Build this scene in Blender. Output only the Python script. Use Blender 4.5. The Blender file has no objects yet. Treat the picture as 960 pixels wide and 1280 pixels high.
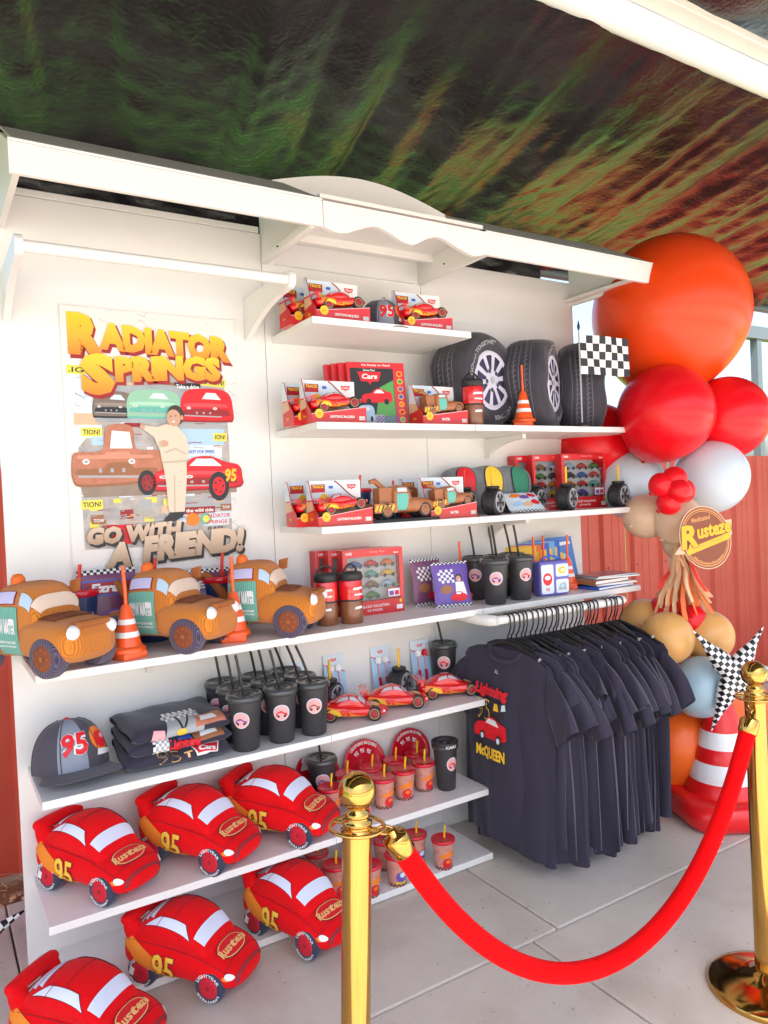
import bpy, math, random
from mathutils import Matrix, Vector, noise
random.seed(7)
PI = math.pi
R = math.radians
SC = bpy.context.scene
COL = SC.collection

# ------------------------------------------------------------------ camera
cd = bpy.data.cameras.new('camera'); cam = bpy.data.objects.new('camera', cd); COL.objects.link(cam)
fw = Vector((0.52734175, 0.84942446, -0.01971726)); rt = Vector((0.84828968, -0.52766786, -0.04439874)); up = Vector((0.04811754, -0.00668736, 0.99881929))
Mc = Matrix.Identity(4)
for i in range(3):
    Mc[i][0] = rt[i]; Mc[i][1] = up[i]; Mc[i][2] = -fw[i]
Mc.translation = (0.07247187, -2.71269385, 1.5)
cam.matrix_world = Mc
cd.sensor_fit = 'VERTICAL'; cd.sensor_height = 36.0; cd.lens = 927.76 / 1280 * 36.0
cd.clip_start = 0.02; cd.clip_end = 2000
SC.camera = cam

# ------------------------------------------------------------------ world, sun, exposure
SUN_EL, SUN_AZ = 63.0, 205.0      # azimuth clockwise from +Y: the sun stands behind the viewer, to the left
w = bpy.data.worlds.new("World"); SC.world = w; w.use_nodes = True
nt = w.node_tree; nt.nodes.clear()
sky = nt.nodes.new('ShaderNodeTexSky'); sky.sky_type = 'NISHITA'; sky.sun_disc = False
sky.sun_elevation = R(SUN_EL); sky.sun_rotation = R(SUN_AZ); sky.air_density = 1.0; sky.dust_density = 4.0; sky.ozone_density = 1.0
bg = nt.nodes.new('ShaderNodeBackground'); bg.inputs[1].default_value = 0.15
ow = nt.nodes.new('ShaderNodeOutputWorld'); nt.links.new(sky.outputs[0], bg.inputs[0]); nt.links.new(bg.outputs[0], ow.inputs[0])
sl = bpy.data.lights.new('sun', 'SUN'); sl.energy = 4.0; sl.angle = R(0.5); sl.color = (1.0, 0.95, 0.88)
so = bpy.data.objects.new('sun', sl); COL.objects.link(so)
sd = Vector((math.sin(R(SUN_AZ)) * math.cos(R(SUN_EL)), math.cos(R(SUN_AZ)) * math.cos(R(SUN_EL)), math.sin(R(SUN_EL))))
so.rotation_euler = sd.to_track_quat('Z', 'Y').to_euler()
SC.view_settings.view_transform = 'Standard'; SC.view_settings.look = 'None'
SC.view_settings.gamma = 1.0; SC.view_settings.exposure = 1.68

# ------------------------------------------------------------------ materials
_mats = {}
def mat(name, col, rough=0.5, metal=0.0, bump=0.0, bscale=150.0, var=0.0, vscale=6.0, coat=0.0, trans=0.0, sheen=0.0, sss=0.0, spec=None, alpha=None):
    if name in _mats: return _mats[name]
    m = bpy.data.materials.new(name); m.use_nodes = True; _mats[name] = m
    n = m.node_tree; p = n.nodes['Principled BSDF']
    p.inputs['Base Color'].default_value = (*col, 1); p.inputs['Roughness'].default_value = rough; p.inputs['Metallic'].default_value = metal
    if coat: p.inputs['Coat Weight'].default_value = coat; p.inputs['Coat Roughness'].default_value = 0.08
    if trans: p.inputs['Transmission Weight'].default_value = trans
    if sheen: p.inputs['Sheen Weight'].default_value = sheen; p.inputs['Sheen Roughness'].default_value = 0.4
    if sss: p.inputs['Subsurface Weight'].default_value = sss; p.inputs['Subsurface Radius'].default_value = (0.03, 0.015, 0.01); p.inputs['Subsurface Scale'].default_value = 1.0
    if spec is not None: p.inputs['Specular IOR Level'].default_value = spec
    if alpha is not None: p.inputs['Alpha'].default_value = alpha
    if var or bump:
        tc = n.nodes.new('ShaderNodeTexCoord')
    if var:
        nz = n.nodes.new('ShaderNodeTexNoise'); nz.inputs['Scale'].default_value = vscale; nz.inputs['Detail'].default_value = 6
        n.links.new(tc.outputs['Object'], nz.inputs['Vector'])
        mx = n.nodes.new('ShaderNodeMix'); mx.data_type = 'RGBA'
        mx.inputs[6].default_value = (*[c * (1 - var) for c in col], 1); mx.inputs[7].default_value = (*[min(1, c * (1 + var)) for c in col], 1)
        n.links.new(nz.outputs['Fac'], mx.inputs[0]); n.links.new(mx.outputs[2], p.inputs['Base Color'])
    if bump:
        nb = n.nodes.new('ShaderNodeTexNoise'); nb.inputs['Scale'].default_value = bscale; nb.inputs['Detail'].default_value = 4
        n.links.new(tc.outputs['Object'], nb.inputs['Vector'])
        bp = n.nodes.new('ShaderNodeBump'); bp.inputs['Strength'].default_value = bump; bp.inputs['Distance'].default_value = 0.004
        n.links.new(nb.outputs['Fac'], bp.inputs['Height']); n.links.new(bp.outputs[0], p.inputs['Normal'])
    return m

WHITE = mat('white_melamine', (.80, .785, .765), .38, bump=.08, bscale=60, var=.045)
WPAINT = mat('white_painted_wood', (.80, .77, .74), .45, bump=.12, bscale=45, var=.03)
WROD = mat('white_rod', (.82, .80, .78), .3)
LIDG = mat('shaded_lid_board', (.42, .42, .38), .6, bump=.1)  # the grey is shade under the dark tarp, put into the board colour
SCREW = mat('screw', (.12, .1, .1), .5, .5)
PLUSH = mat('red_plush', (.80, .006, .010), .9, spec=.12, bump=.8, bscale=230, var=.08, vscale=25, sheen=.08)
PLWIN = mat('plush_window', (.70, .76, .92), .8, bump=.2, bscale=400)
PLNAVY = mat('plush_navy', (.035, .04, .075), .85, bump=.3, bscale=400, sheen=.3)
PRED = mat('print_red', (.72, .01, .02), .5)
PDRED = mat('print_dark_red', (.33, .015, .02), .5)
PYEL = mat('print_yellow', (.9, .55, .03), .5)
PORA = mat('print_orange', (.88, .22, .015), .5)
PWHI = mat('print_white', (.84, .84, .84), .5)
PGRY = mat('print_grey', (.4, .41, .43), .5)
PBLK = mat('print_black', (.02, .02, .025), .5)
PBLU = mat('print_blue', (.03, .12, .55), .45)
PSKY = mat('print_sky', (.42, .62, .82), .4)
PPALE = mat('print_pale_blue', (.66, .76, .84), .4)
PTAN = mat('print_tan', (.72, .47, .3), .4)
PBRN = mat('print_brown', (.33, .13, .055), .45)
PPUR = mat('print_purple', (.16, .09, .4), .4)
PTEAL = mat('print_teal', (.12, .48, .4), .5)
PGRN = mat('print_green', (.07, .3, .06), .5)
PPINK = mat('print_pink', (.85, .4, .42), .4)
PGOLD = mat('print_gold', (.86, .52, .2), .5)
CARDR = mat('red_card', (.62, .015, .02), .3, coat=.3)
CARDW = mat('white_card', (.8, .8, .8), .4)
TOYRED = mat('toy_red_paint', (.72, .006, .01), .16, coat=.8)
TOYBRN = mat('toy_brown_paint', (.4, .14, .05), .3, var=.25, vscale=40)
TOYGLS = mat('toy_window', (.55, .55, .6), .12)
RUB = mat('black_rubber', (.02, .02, .023), .5)
RIMD = mat('grey_rim', (.2, .2, .21), .35)
CUPBLK = mat('black_cup_plastic', (.035, .035, .04), .42, bump=.06, bscale=300)
LIDBLK = mat('black_lid_plastic', (.05, .052, .055), .14, coat=.4)
STRBLK = mat('black_straw', (.02, .02, .022), .3)
STRYEL = mat('yellow_straw', (.88, .5, .01), .3)
STRRED = mat('red_straw', (.75, .02, .01), .3)
ORCONE = mat('orange_cone_plastic', (.87, .1, .012), .33, coat=.2)
LIDRED = mat('red_lid', (.66, .01, .03), .2, coat=.3)
CLEARP = mat('printed_clear_plastic', (.62, .27, .21), .2, var=.3, vscale=60, coat=.4)
BRASS = mat('polished_brass', (.55, .32, .085), .12, 1.0)
VELV = mat('red_velvet', (.78, .004, .006), .9, bump=.5, bscale=260, var=.18, vscale=22, sheen=.03, spec=.04)
SHIRT = mat('charcoal_cotton', (.031, .027, .050), .9, bump=.2, bscale=600, var=.1, sheen=.25)
HANG = mat('black_hanger', (.012, .012, .013), .3)
KNIT = None
def wave_mat(name, col, dark, scale, rough=.85):
    m = bpy.data.materials.new(name); m.use_nodes = True; n = m.node_tree; p = n.nodes['Principled BSDF']
    p.inputs['Roughness'].default_value = rough; p.inputs['Sheen Weight'].default_value = .2
    tc = n.nodes.new('ShaderNodeTexCoord'); mp = n.nodes.new('ShaderNodeMapping'); mp.inputs['Rotation'].default_value = (0, 0, R(38))
    n.links.new(tc.outputs['Object'], mp.inputs['Vector'])
    wv = n.nodes.new('ShaderNodeTexWave'); wv.inputs['Scale'].default_value = scale; wv.inputs['Distortion'].default_value = 1.2; wv.inputs['Detail'].default_value = 2
    n.links.new(mp.outputs[0], wv.inputs['Vector'])
    cr = n.nodes.new('ShaderNodeMix'); cr.data_type = 'RGBA'; cr.inputs[6].default_value = (*dark, 1); cr.inputs[7].default_value = (*col, 1)
    n.links.new(wv.outputs['Fac'], cr.inputs[0]); n.links.new(cr.outputs[2], p.inputs['Base Color'])
    bp = n.nodes.new('ShaderNodeBump'); bp.inputs['Strength'].default_value = .6; bp.inputs['Distance'].default_value = .003
    n.links.new(wv.outputs['Fac'], bp.inputs['Height']); n.links.new(bp.outputs[0], p.inputs['Normal'])
    return m
KNIT = wave_mat('ribbed_rust_knit', (.70, .23, .02), (.48, .14, .010), 85)
KNITT = wave_mat('ribbed_teal_knit', (.17, .47, .38), (.12, .38, .3), 55)
KNITP = wave_mat('ribbed_violet_knit', (.13, .1, .17), (.04, .03, .06), 60)
SUEDE = mat('brown_suede_patch', (.24, .06, .02), .8, bump=.4, bscale=300)
CREAM = mat('cream_knit', (.78, .62, .5), .8, bump=.4, bscale=300)
LILAC = mat('lilac_satin', (.55, .53, .78), .5)
BABYB = mat('pale_blue_satin', (.45, .6, .75), .5)
def balloon_mat(name, col): return mat(name, col, .30, sss=.18, spec=.35, coat=.08)
BRED = balloon_mat('red_latex', (.8, .004, .012)); BORA = balloon_mat('orange_latex', (.8, .06, .006)); BWHI = balloon_mat('pearl_blue_latex', (.60, .69, .76))
BBLU = balloon_mat('pale_blue_latex', (.42, .6, .72)); BNUD = balloon_mat('nude_latex', (.72, .5, .35)); BTAN = balloon_mat('mustard_latex', (.78, .42, .14)); BORD = balloon_mat('burnt_orange_latex', (.85, .14, .015))
def checker_mat(name, scale, rot=(0, 0, 0), rough=.3, a=(.85, .85, .85), b=(.015, .015, .02)):
    m = bpy.data.materials.new(name); m.use_nodes = True; n = m.node_tree; p = n.nodes['Principled BSDF']; p.inputs['Roughness'].default_value = rough
    tc = n.nodes.new('ShaderNodeTexCoord'); mp = n.nodes.new('ShaderNodeMapping'); mp.inputs['Rotation'].default_value = rot; mp.inputs['Location'].default_value = (.003, .503, .003)
    ck = n.nodes.new('ShaderNodeTexChecker'); ck.inputs['Scale'].default_value = scale; ck.inputs[1].default_value = (*a, 1); ck.inputs[2].default_value = (*b, 1)
    n.links.new(tc.outputs['UV'], mp.inputs[0]); n.links.new(mp.outputs[0], ck.inputs['Vector']); n.links.new(ck.outputs[0], p.inputs['Base Color'])
    return m

# ------------------------------------------------------------------ mesh helpers
def rotM(x=0, y=0, z=0, loc=(0, 0, 0)):
    return Matrix.Translation(loc) @ Matrix.Rotation(z, 4, 'Z') @ Matrix.Rotation(y, 4, 'Y') @ Matrix.Rotation(x, 4, 'X')
FRONT = Matrix.Rotation(PI / 2, 4, 'X')       # flat xy print -> faces -Y
_tc = {}
def tmesh(s, bold=0.0, shear=0.0):
    k = (s, bold, shear)
    if k in _tc: return _tc[k]
    c = bpy.data.curves.new('t', 'FONT'); c.body = s; c.offset = bold; c.shear = shear; c.resolution_u = 2; c.fill_mode = 'FRONT'
    o = bpy.data.objects.new('t', c); COL.objects.link(o)
    dg = bpy.context.evaluated_depsgraph_get(); me = bpy.data.meshes.new_from_object(o.evaluated_get(dg))
    vs = [(v.co.x, v.co.y) for v in me.vertices]; fs = [tuple(p.vertices) for p in me.polygons]
    x0 = min(v[0] for v in vs); x1 = max(v[0] for v in vs); y0 = min(v[1] for v in vs); y1 = max(v[1] for v in vs)
    vs = [((a - x0) / (x1 - x0), (b - y0) / (y1 - y0)) for a, b in vs]
    bpy.data.objects.remove(o); bpy.data.curves.remove(c); bpy.data.meshes.remove(me)
    _tc[k] = (vs, fs, (x1 - x0) / (y1 - y0)); return _tc[k]

class B:
    def __init__(s): s.v = []; s.f = []; s.mi = []; s.sm = []; s.mats = []; s.M = Matrix.Identity(4); s.uv = {}
    def m(s, mt):
        if mt not in s.mats: s.mats.append(mt)
        return s.mats.index(mt)
    def add(s, vs, fs, mt, smooth=False):
        o = len(s.v); M = s.M
        s.v += [tuple(M @ Vector(v)) for v in vs]; i = s.m(mt)
        for f in fs: s.f.append(tuple(o + a for a in f)); s.mi.append(i); s.sm.append(smooth)
        return s
    def box(s, c, z, mt, rot=None):
        hx, hy, hz = z[0] / 2, z[1] / 2, z[2] / 2
        vs = [Vector((x, y, q)) for x in (-hx, hx) for y in (-hy, hy) for q in (-hz, hz)]
        T = Matrix.Translation(c) @ (rot or Matrix.Identity(4))
        return s.add([T @ v for v in vs], [(0, 1, 3, 2), (4, 6, 7, 5), (0, 4, 5, 1), (2, 3, 7, 6), (0, 2, 6, 4), (1, 5, 7, 3)], mt)
    def prism(s, poly, a, b, mt, axis='y', smooth=False):
        n = len(poly)
        P = (lambda p, q: (p[0], q, p[1])) if axis == 'y' else ((lambda p, q: (q, p[0], p[1])) if axis == 'x' else (lambda p, q: (p[0], p[1], q)))
        vs = [P(p, a) for p in poly] + [P(p, b) for p in poly]
        s.add(vs, [tuple(range(n)), tuple(range(2 * n - 1, n - 1, -1))], mt)
        s.add(vs, [(i, (i + 1) % n, n + (i + 1) % n, n + i) for i in range(n)], mt, smooth); return s
    def lathe(s, prof, n, mt, T=None, smooth=True, caps=True):
        T = T or Matrix.Identity(4); vs = []; fs = []
        for r, z in prof:
            for k in range(n):
                a = 2 * PI * k / n; vs.append(T @ Vector((r * math.cos(a), r * math.sin(a), z)))
        for j in range(len(prof) - 1):
            for k in range(n): fs.append((j * n + k, j * n + (k + 1) % n, (j + 1) * n + (k + 1) % n, (j + 1) * n + k))
        if smooth:
            # duplicate rings at sharp corners so that shading breaks there
            pass
        s.add(vs, fs, mt, smooth)
        if caps:
            L = len(prof) - 1
            s.add(vs[:n], [tuple(range(n - 1, -1, -1))], mt); s.add(vs[L * n:], [tuple(range(n))], mt)
        return s
    def cyl(s, r, z0, z1, n, mt, T=None, r2=None, bev=0.0):
        r2 = r if r2 is None else r2
        if bev:
            return s.lathe([(r - bev, z0), (r, z0 + bev), (r2, z1 - bev), (r2 - bev, z1)], n, mt, T)
        return s.lathe([(r, z0), (r2, z1)], n, mt, T)
    def tube(s, path, r, n, mt, caps=True):
        P = [Vector(p) for p in path]; rs = r if isinstance(r, (list, tuple)) else [r] * len(P)
        vs = []; fs = []; prev = None
        for i, p in enumerate(P):
            d = (P[min(i + 1, len(P) - 1)] - P[max(i - 1, 0)]).normalized()
            if prev is None:
                a = Vector((0, 0, 1)) if abs(d.z) < .9 else Vector((1, 0, 0)); u = d.cross(a).normalized()
            else: u = (prev - d * prev.dot(d)).normalized()
            prev = u; q = d.cross(u)
            for k in range(n):
                t = 2 * PI * k / n; vs.append(p + (u * math.cos(t) + q * math.sin(t)) * rs[i])
        for j in range(len(P) - 1):
            for k in range(n): fs.append((j * n + k, j * n + (k + 1) % n, (j + 1) * n + (k + 1) % n, (j + 1) * n + k))
        s.add(vs, fs, mt, True)
        if caps: s.add(vs[:n], [tuple(range(n))], mt); s.add(vs[-n:], [tuple(range(n))], mt)
        return s
    def grid(s, fn, nu, nv, mt, smooth=True, matf=None):
        vs = [fn(i / nu, j / nv) for j in range(nv + 1) for i in range(nu + 1)]
        fs = [(j * (nu + 1) + i, j * (nu + 1) + i + 1, (j + 1) * (nu + 1) + i + 1, (j + 1) * (nu + 1) + i) for j in range(nv) for i in range(nu)]
        if matf is None: return s.add(vs, fs, mt, smooth)
        o = len(s.v); s.v += [tuple(s.M @ Vector(v)) for v in vs]
        for q, f in enumerate(fs): s.f.append(tuple(o + a for a in f)); s.mi.append(s.m(matf(q % nu, q // nu))); s.sm.append(smooth)
        return s
    def flat(s, pts, mt, T, z=0.0): return s.add([T @ Vector((p[0], p[1], z)) for p in pts], [tuple(range(len(pts)))], mt)
    def rect(s, x0, y0, x1, y1, mt, T, z=0.0): return s.flat([(x0, y0), (x1, y0), (x1, y1), (x0, y1)], mt, T, z)
    def disc(s, cx, cy, rx, ry, mt, T, z=0.0, n=20, a0=0, a1=2 * PI):
        full = abs(a1 - a0 - 2 * PI) < 1e-6
        return s.flat([(cx + rx * math.cos(a0 + (a1 - a0) * k / n), cy + ry * math.sin(a0 + (a1 - a0) * k / n)) for k in range(n if full else n + 1)], mt, T, z)
    def text(s, t, cx, cy, w, h, mt, T, z=0.0, bold=0.02, shear=0.0, warp=None):
        vs, fs, ar = tmesh(t, bold, shear)
        if w is None: w = h * ar
        f = warp or (lambda a, b: (a, b))
        pts = []
        for a, b in vs:
            x, y = f(cx + (a - .5) * w, cy + (b - .5) * h); pts.append(T @ Vector((x, y, z)))
        return s.add(pts, fs, mt)
    def arc_text(s, t, cx, cy, r, a_mid, span, h, mt, T, z=0.0, bold=.02):
        def wp(x, y):
            a = a_mid - x * span; rr = r + y * h
            return cx + rr * math.cos(a), cy + rr * math.sin(a)
        vs, fs, ar = tmesh(t, bold, 0)
        return s.add([T @ Vector((*wp(a - .5, b - .5), z)) for a, b in vs], fs, mt)
    def on(s, S, pts2, fs, mt, off, smooth=True):
        return s.add([S.at(u, t, off) for u, t in pts2], fs, mt, smooth)
    def patch(s, S, c4, mt, off=.002, n=6, m=6, smooth=True):
        (a, b, c, d) = c4; pts = []
        for j in range(m + 1):
            for i in range(n + 1):
                x, y = i / n, j / m
                pts.append(tuple((a[k] * (1 - x) + b[k] * x) * (1 - y) + (d[k] * (1 - x) + c[k] * x) * y for k in (0, 1)))
        fs = [(j * (n + 1) + i, j * (n + 1) + i + 1, (j + 1) * (n + 1) + i + 1, (j + 1) * (n + 1) + i) for j in range(m) for i in range(n)]
        return s.on(S, pts, fs, mt, off)
    def disc_on(s, S, u, t, ru, rtt, mt, off=.002, n=16, a=0.0):
        pts = [(u, t)]; fs = []
        for q in (.5, 1.0):
            for k in range(n):
                th = 2 * PI * k / n; pts.append((u + ru * q * math.cos(th), t + rtt * q * math.sin(th)))
        for k in range(n):
            fs.append((0, 1 + k, 1 + (k + 1) % n)); fs.append((1 + k, 1 + n + k, 1 + n + (k + 1) % n, 1 + (k + 1) % n))
        return s.on(S, pts, fs, mt, off)
    def text_on(s, S, t, u0, u1, t0, t1, mt, off=.003, bold=.03, shear=0.0):
        vs, fs, ar = tmesh(t, bold, shear)
        return s.on(S, [(u0 + (u1 - u0) * a, t0 + (t1 - t0) * b) for a, b in vs], fs, mt, off, False)
    def build(s, name, parent=None, bev=0.0, kind=None, label=None):
        me = bpy.data.meshes.new(name); me.from_pydata(s.v, [], s.f); me.update()
        for m_ in s.mats: me.materials.append(m_)
        me.polygons.foreach_set('material_index', s.mi); me.polygons.foreach_set('use_smooth', s.sm)
        o = bpy.data.objects.new(name, me); COL.objects.link(o)
        if parent is not None: o.parent = parent
        if kind: o['kind'] = kind
        if label: o['label'] = label
        if bev:
            b = o.modifiers.new('bevel', 'BEVEL'); b.width = bev; b.segments = 2; b.limit_method = 'ANGLE'
        return o
def child(name, mesh_from, parent, loc=(0, 0, 0), rot=(0, 0, 0), scale=None):
    o = bpy.data.objects.new(name, mesh_from.data); COL.objects.link(o); o.parent = parent; o.location = loc; o.rotation_euler = rot
    if scale: o.scale = scale
    return o
def thing(name, label, cat, loc=(0, 0, 0), rz=0.0, group=None, rot=None):
    o = bpy.data.objects.new(name, None); COL.objects.link(o); o.empty_display_size = .05
    o.location = loc; o.rotation_euler = rot or (0, 0, rz); o['label'] = label; o['category'] = cat
    if group: o['group'] = group
    return o
def tag(o, label, cat, group=None):
    o['label'] = label; o['category'] = cat
    if group: o['group'] = group
    return o
def kids(o): return [c for c in bpy.data.objects if c.parent == o]
def dup(o, label=None, loc=None, rz=None, parent=None, km=None, scale=None):
    if km is None:
        km = {}
        for c in bpy.data.objects:
            if c.parent: km.setdefault(c.parent.name, []).append(c)
    c = o.copy(); COL.objects.link(c); c.parent = parent
    if label: c['label'] = label
    if loc is not None: c.location = loc
    if rz is not None: c.rotation_euler = (c.rotation_euler[0], c.rotation_euler[1], rz)
    if scale: c.scale = (scale,) * 3
    for k in km.get(o.name, []): dup(k, parent=c, km=km)
    return c

class Loft:
    """closed tube of super-ellipse sections along +X; t: 0 = right side (-y), .25 = top, .5 = left side"""
    def __init__(s, st, n=2.6): s.st = st; s.n = n; s.x0 = st[0][0]; s.x1 = st[-1][0]
    def sec(s, x):
        st = s.st
        if x <= st[0][0]: return st[0][1:]
        for i in range(len(st) - 1):
            if x <= st[i + 1][0]:
                a, b = st[i], st[i + 1]; f = (x - a[0]) / (b[0] - a[0]); p = st[max(i - 1, 0)]; q = st[min(i + 2, len(st) - 1)]
                out = []
                for k in range(1, 4):
                    h = b[0] - a[0]
                    ma = (b[k] - p[k]) / max(b[0] - p[0], 1e-6) * h; mb = (q[k] - a[k]) / max(q[0] - a[0], 1e-6) * h
                    f2, f3 = f * f, f * f * f
                    out.append((2 * f3 - 3 * f2 + 1) * a[k] + (f3 - 2 * f2 + f) * ma + (-2 * f3 + 3 * f2) * b[k] + (f3 - f2) * mb)
                return out
        return st[-1][1:]
    def p(s, x, t):
        hw, zb, zt = s.sec(x); a = 2 * PI * t; e = 2 / s.n
        c, q = math.cos(a), math.sin(a)
        y = -hw * math.copysign(abs(c) ** e, c); z = (zb + zt) / 2 + (zt - zb) / 2 * math.copysign(abs(q) ** e, q)
        return Vector((x, y, z))
    def at(s, x, t, off=0.0):
        p = s.p(x, t)
        if not off: return p
        dx = (s.p(x + .001, t) - s.p(x - .001, t)); dt = (s.p(x, t + .002) - s.p(x, t - .002)); n = dt.cross(dx)
        if n.length < 1e-9: return p
        n.normalize(); hw, zb, zt = s.sec(x)
        if n.dot(p - Vector((x, 0, (zb + zt) / 2))) < 0: n = -n
        return p + n * off
    def body(s, b, mt, nu=28, nt=28):
        xs = [s.x0 + (s.x1 - s.x0) * (.5 - .5 * math.cos(PI * i / nu)) for i in range(nu + 1)]
        vs = [s.p(x, k / nt) for x in xs for k in range(nt)]
        fs = [(i * nt + k, i * nt + (k + 1) % nt, (i + 1) * nt + (k + 1) % nt, (i + 1) * nt + k) for i in range(nu) for k in range(nt)]
        b.add(vs, fs, mt, True); b.add(vs[:nt], [tuple(range(nt))], mt, True); b.add(vs[-nt:], [tuple(range(nt))], mt, True)
        return b
class Cone:
    """side of a cup: u = turns (0 = facing -Y, growing to +X), t = height"""
    def __init__(s, r0, r1, h0, h1): s.r0, s.r1, s.h0, s.h1 = r0, r1, h0, h1
    def at(s, u, z, off=0.0):
        f = (z - s.h0) / (s.h1 - s.h0); r = s.r0 + (s.r1 - s.r0) * f + off; a = -PI / 2 + u * 2 * PI
        return Vector((r * math.cos(a), r * math.sin(a), z))

def stain(m, thr=.66, amt=.75, sc=38):
    n = m.node_tree; p = n.nodes['Principled BSDF']; lk = p.inputs['Base Color'].links[0]; src = lk.from_socket
    tc = n.nodes.new('ShaderNodeTexCoord'); out = src
    for s_, lo, hi, a in ((sc, .66, .73, .62), (3.1, .48, .70, .84), (160, .58, .75, .80)):
        nz = n.nodes.new('ShaderNodeTexNoise'); nz.inputs['Scale'].default_value = s_; nz.inputs['Detail'].default_value = 4; n.links.new(tc.outputs['Object'], nz.inputs['Vector'])
        mr = n.nodes.new('ShaderNodeMapRange'); mr.inputs[1].default_value = lo; mr.inputs[2].default_value = hi; n.links.new(nz.outputs['Fac'], mr.inputs[0])
        mx = n.nodes.new('ShaderNodeMix'); mx.data_type = 'RGBA'; mx.blend_type = 'MULTIPLY'; n.links.new(mr.outputs[0], mx.inputs[0]); n.links.new(out, mx.inputs[6]); mx.inputs[7].default_value = (a, a * .97, a * .93, 1); out = mx.outputs[2]
    n.links.new(out, p.inputs['Base Color'])
# ------------------------------------------------------------------ ground, floor
DIRT = None
def noise_mat(name, c1, c2, scale, rough, bump, bscale, c3=None):
    m = bpy.data.materials.new(name); m.use_nodes = True; n = m.node_tree; p = n.nodes['Principled BSDF']; p.inputs['Roughness'].default_value = rough
    tc = n.nodes.new('ShaderNodeTexCoord'); nz = n.nodes.new('ShaderNodeTexNoise'); nz.inputs['Scale'].default_value = scale; nz.inputs['Detail'].default_value = 8; nz.inputs['Roughness'].default_value = .65
    n.links.new(tc.outputs['Object'], nz.inputs['Vector'])
    cr = n.nodes.new('ShaderNodeValToRGB'); cr.color_ramp.elements[0].position = .3; cr.color_ramp.elements[1].position = .7
    cr.color_ramp.elements[0].color = (*c1, 1); cr.color_ramp.elements[1].color = (*c2, 1)
    if c3: e = cr.color_ramp.elements.new(.5); e.color = (*c3, 1)
    n.links.new(nz.outputs['Fac'], cr.inputs[0]); n.links.new(cr.outputs[0], p.inputs['Base Color'])
    n2 = n.nodes.new('ShaderNodeTexNoise'); n2.inputs['Scale'].default_value = bscale; n2.inputs['Detail'].default_value = 6
    n.links.new(tc.outputs['Object'], n2.inputs['Vector'])
    bp = n.nodes.new('ShaderNodeBump'); bp.inputs['Strength'].default_value = bump; bp.inputs['Distance'].default_value = .01
    n.links.new(n2.outputs['Fac'], bp.inputs['Height']); n.links.new(bp.outputs[0], p.inputs['Normal'])
    return m
DIRT = noise_mat('red_dirt', (.17, .07, .03), (.36, .2, .1), 7, .95, .8, 60, (.26, .12, .055))
GRASSG = noise_mat('meadow_grass', (.045, .155, .015), (.10, .28, .035), 1.5, .95, .5, 30)
CONC = noise_mat('broom_concrete', (.55, .49, .43), (.67, .61, .55), 1.3, .8, .22, 260, (.62, .56, .50))
b = B(); b.add([(-400, -400, -.06), (400, -400, -.06), (400, 400, -.06), (-400, 400, -.06)], [(0, 1, 2, 3)], GRASSG); b.build('ground', kind='structure')
b = B(); b.grid(lambda u, v: (-4 + 14 * u, .49 + .9 * v, -.045 + .02 * noise.noise(Vector((u * 60, v * 5, 0)))), 120, 10, DIRT); b.build('dirt_strip', kind='structure')
b = B(); b.grid(lambda u, v: (-12 + 17.5 * u, 1.3 + 5.6 * v + (.6 * noise.noise(Vector((u * 9, 2, 0))) if v > .5 else 0), -.05), 60, 6, noise_mat('dark_reflected_ground', (.02, .016, .013), (.045, .034, .03), 3, .95, .6, 40)); b.build('added_dark_ground', kind='structure')  # unseen dark ground, added so the tarp reflects black in its middle
b = B(); b.grid(lambda u, v: (4.8 + 9 * u, 1.3 + 3.1 * v + (.6 * noise.noise(Vector((u * 9, 2, 0))) if v > .5 else 0), -.052), 60, 6, noise_mat('red_reflected_ground', (.55, .02, .01), (.65, .05, .02), 2, .95, .5, 30)); b.build('added_red_ground', kind='structure')  # unseen red ground, made up to give the tarp its red reflections
b = B(); b.add([(-60, -80, -.052), (60, -80, -.052), (60, -5.46, -.052), (-60, -5.46, -.052)], [(0, 1, 2, 3)], CONC); b.build('added_bounce_ground', kind='structure')  # unseen concrete added in front to bounce warm light onto the unit
floor = bpy.data.objects.new('floor', None); COL.objects.link(floor); floor['kind'] = 'structure'
b = B(); b.box((3, -3.5, -.075), (14, 7.98, .05), mat('joint_dark', (.1, .085, .07), .95)); b.build('slab_bed', floor)
stain(CONC)
def slab(x0, x1, y0, y1):
    b = B(); g = .003
    b.box(((x0 + x1) / 2, (y0 + y1) / 2, -.03), (x1 - x0 - 2 * g, y1 - y0 - 2 * g, .06), CONC); b.build('concrete_slab', floor, bev=.006)
ys = [(.49, -.86), (-.86, -2.4), (-2.4, -3.95), (-3.95, -5.5)]
offs = [.27, .15, .27, .15]
for (ya, yb), o0 in zip(ys, offs):
    for k in range(-2, 6):
        slab(o0 + 1.58 * k, o0 + 1.58 * (k + 1), yb, ya)

# dry straw on the dirt by the fence: nobody could count it
b = B()
for i in range(240):
    x = random.uniform(-.6, .55) if i < 170 else random.uniform(3, 8); y = random.uniform(.52, .76); a = random.uniform(0, PI); l = random.uniform(.03, .1)
    dx, dy = math.cos(a) * l, math.sin(a) * l * .5; z = -.025 + random.uniform(0, .02)
    b.add([(x, y, z), (x + dx, y + dy, z + .008), (x + dx + .003, y + dy + .004, z + .008), (x + .003, y + .004, z)], [(0, 1, 2, 3)], PTAN if i % 3 else PGOLD)
b.build('dry_straw', kind='stuff')
# fallen leaves and pebbles
gv = B()
for i in range(12):
    x, y = random.uniform(.0, .36), random.uniform(.5, .6); r = random.uniform(.008, .02)
    gv.lathe([(r * .5, 0), (r, r * .3), (r * .6, r * .7)], 7, PTAN, rotM(z=i, loc=(x, y, -.03)))
gv.build('gravel', kind='stuff')

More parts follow.
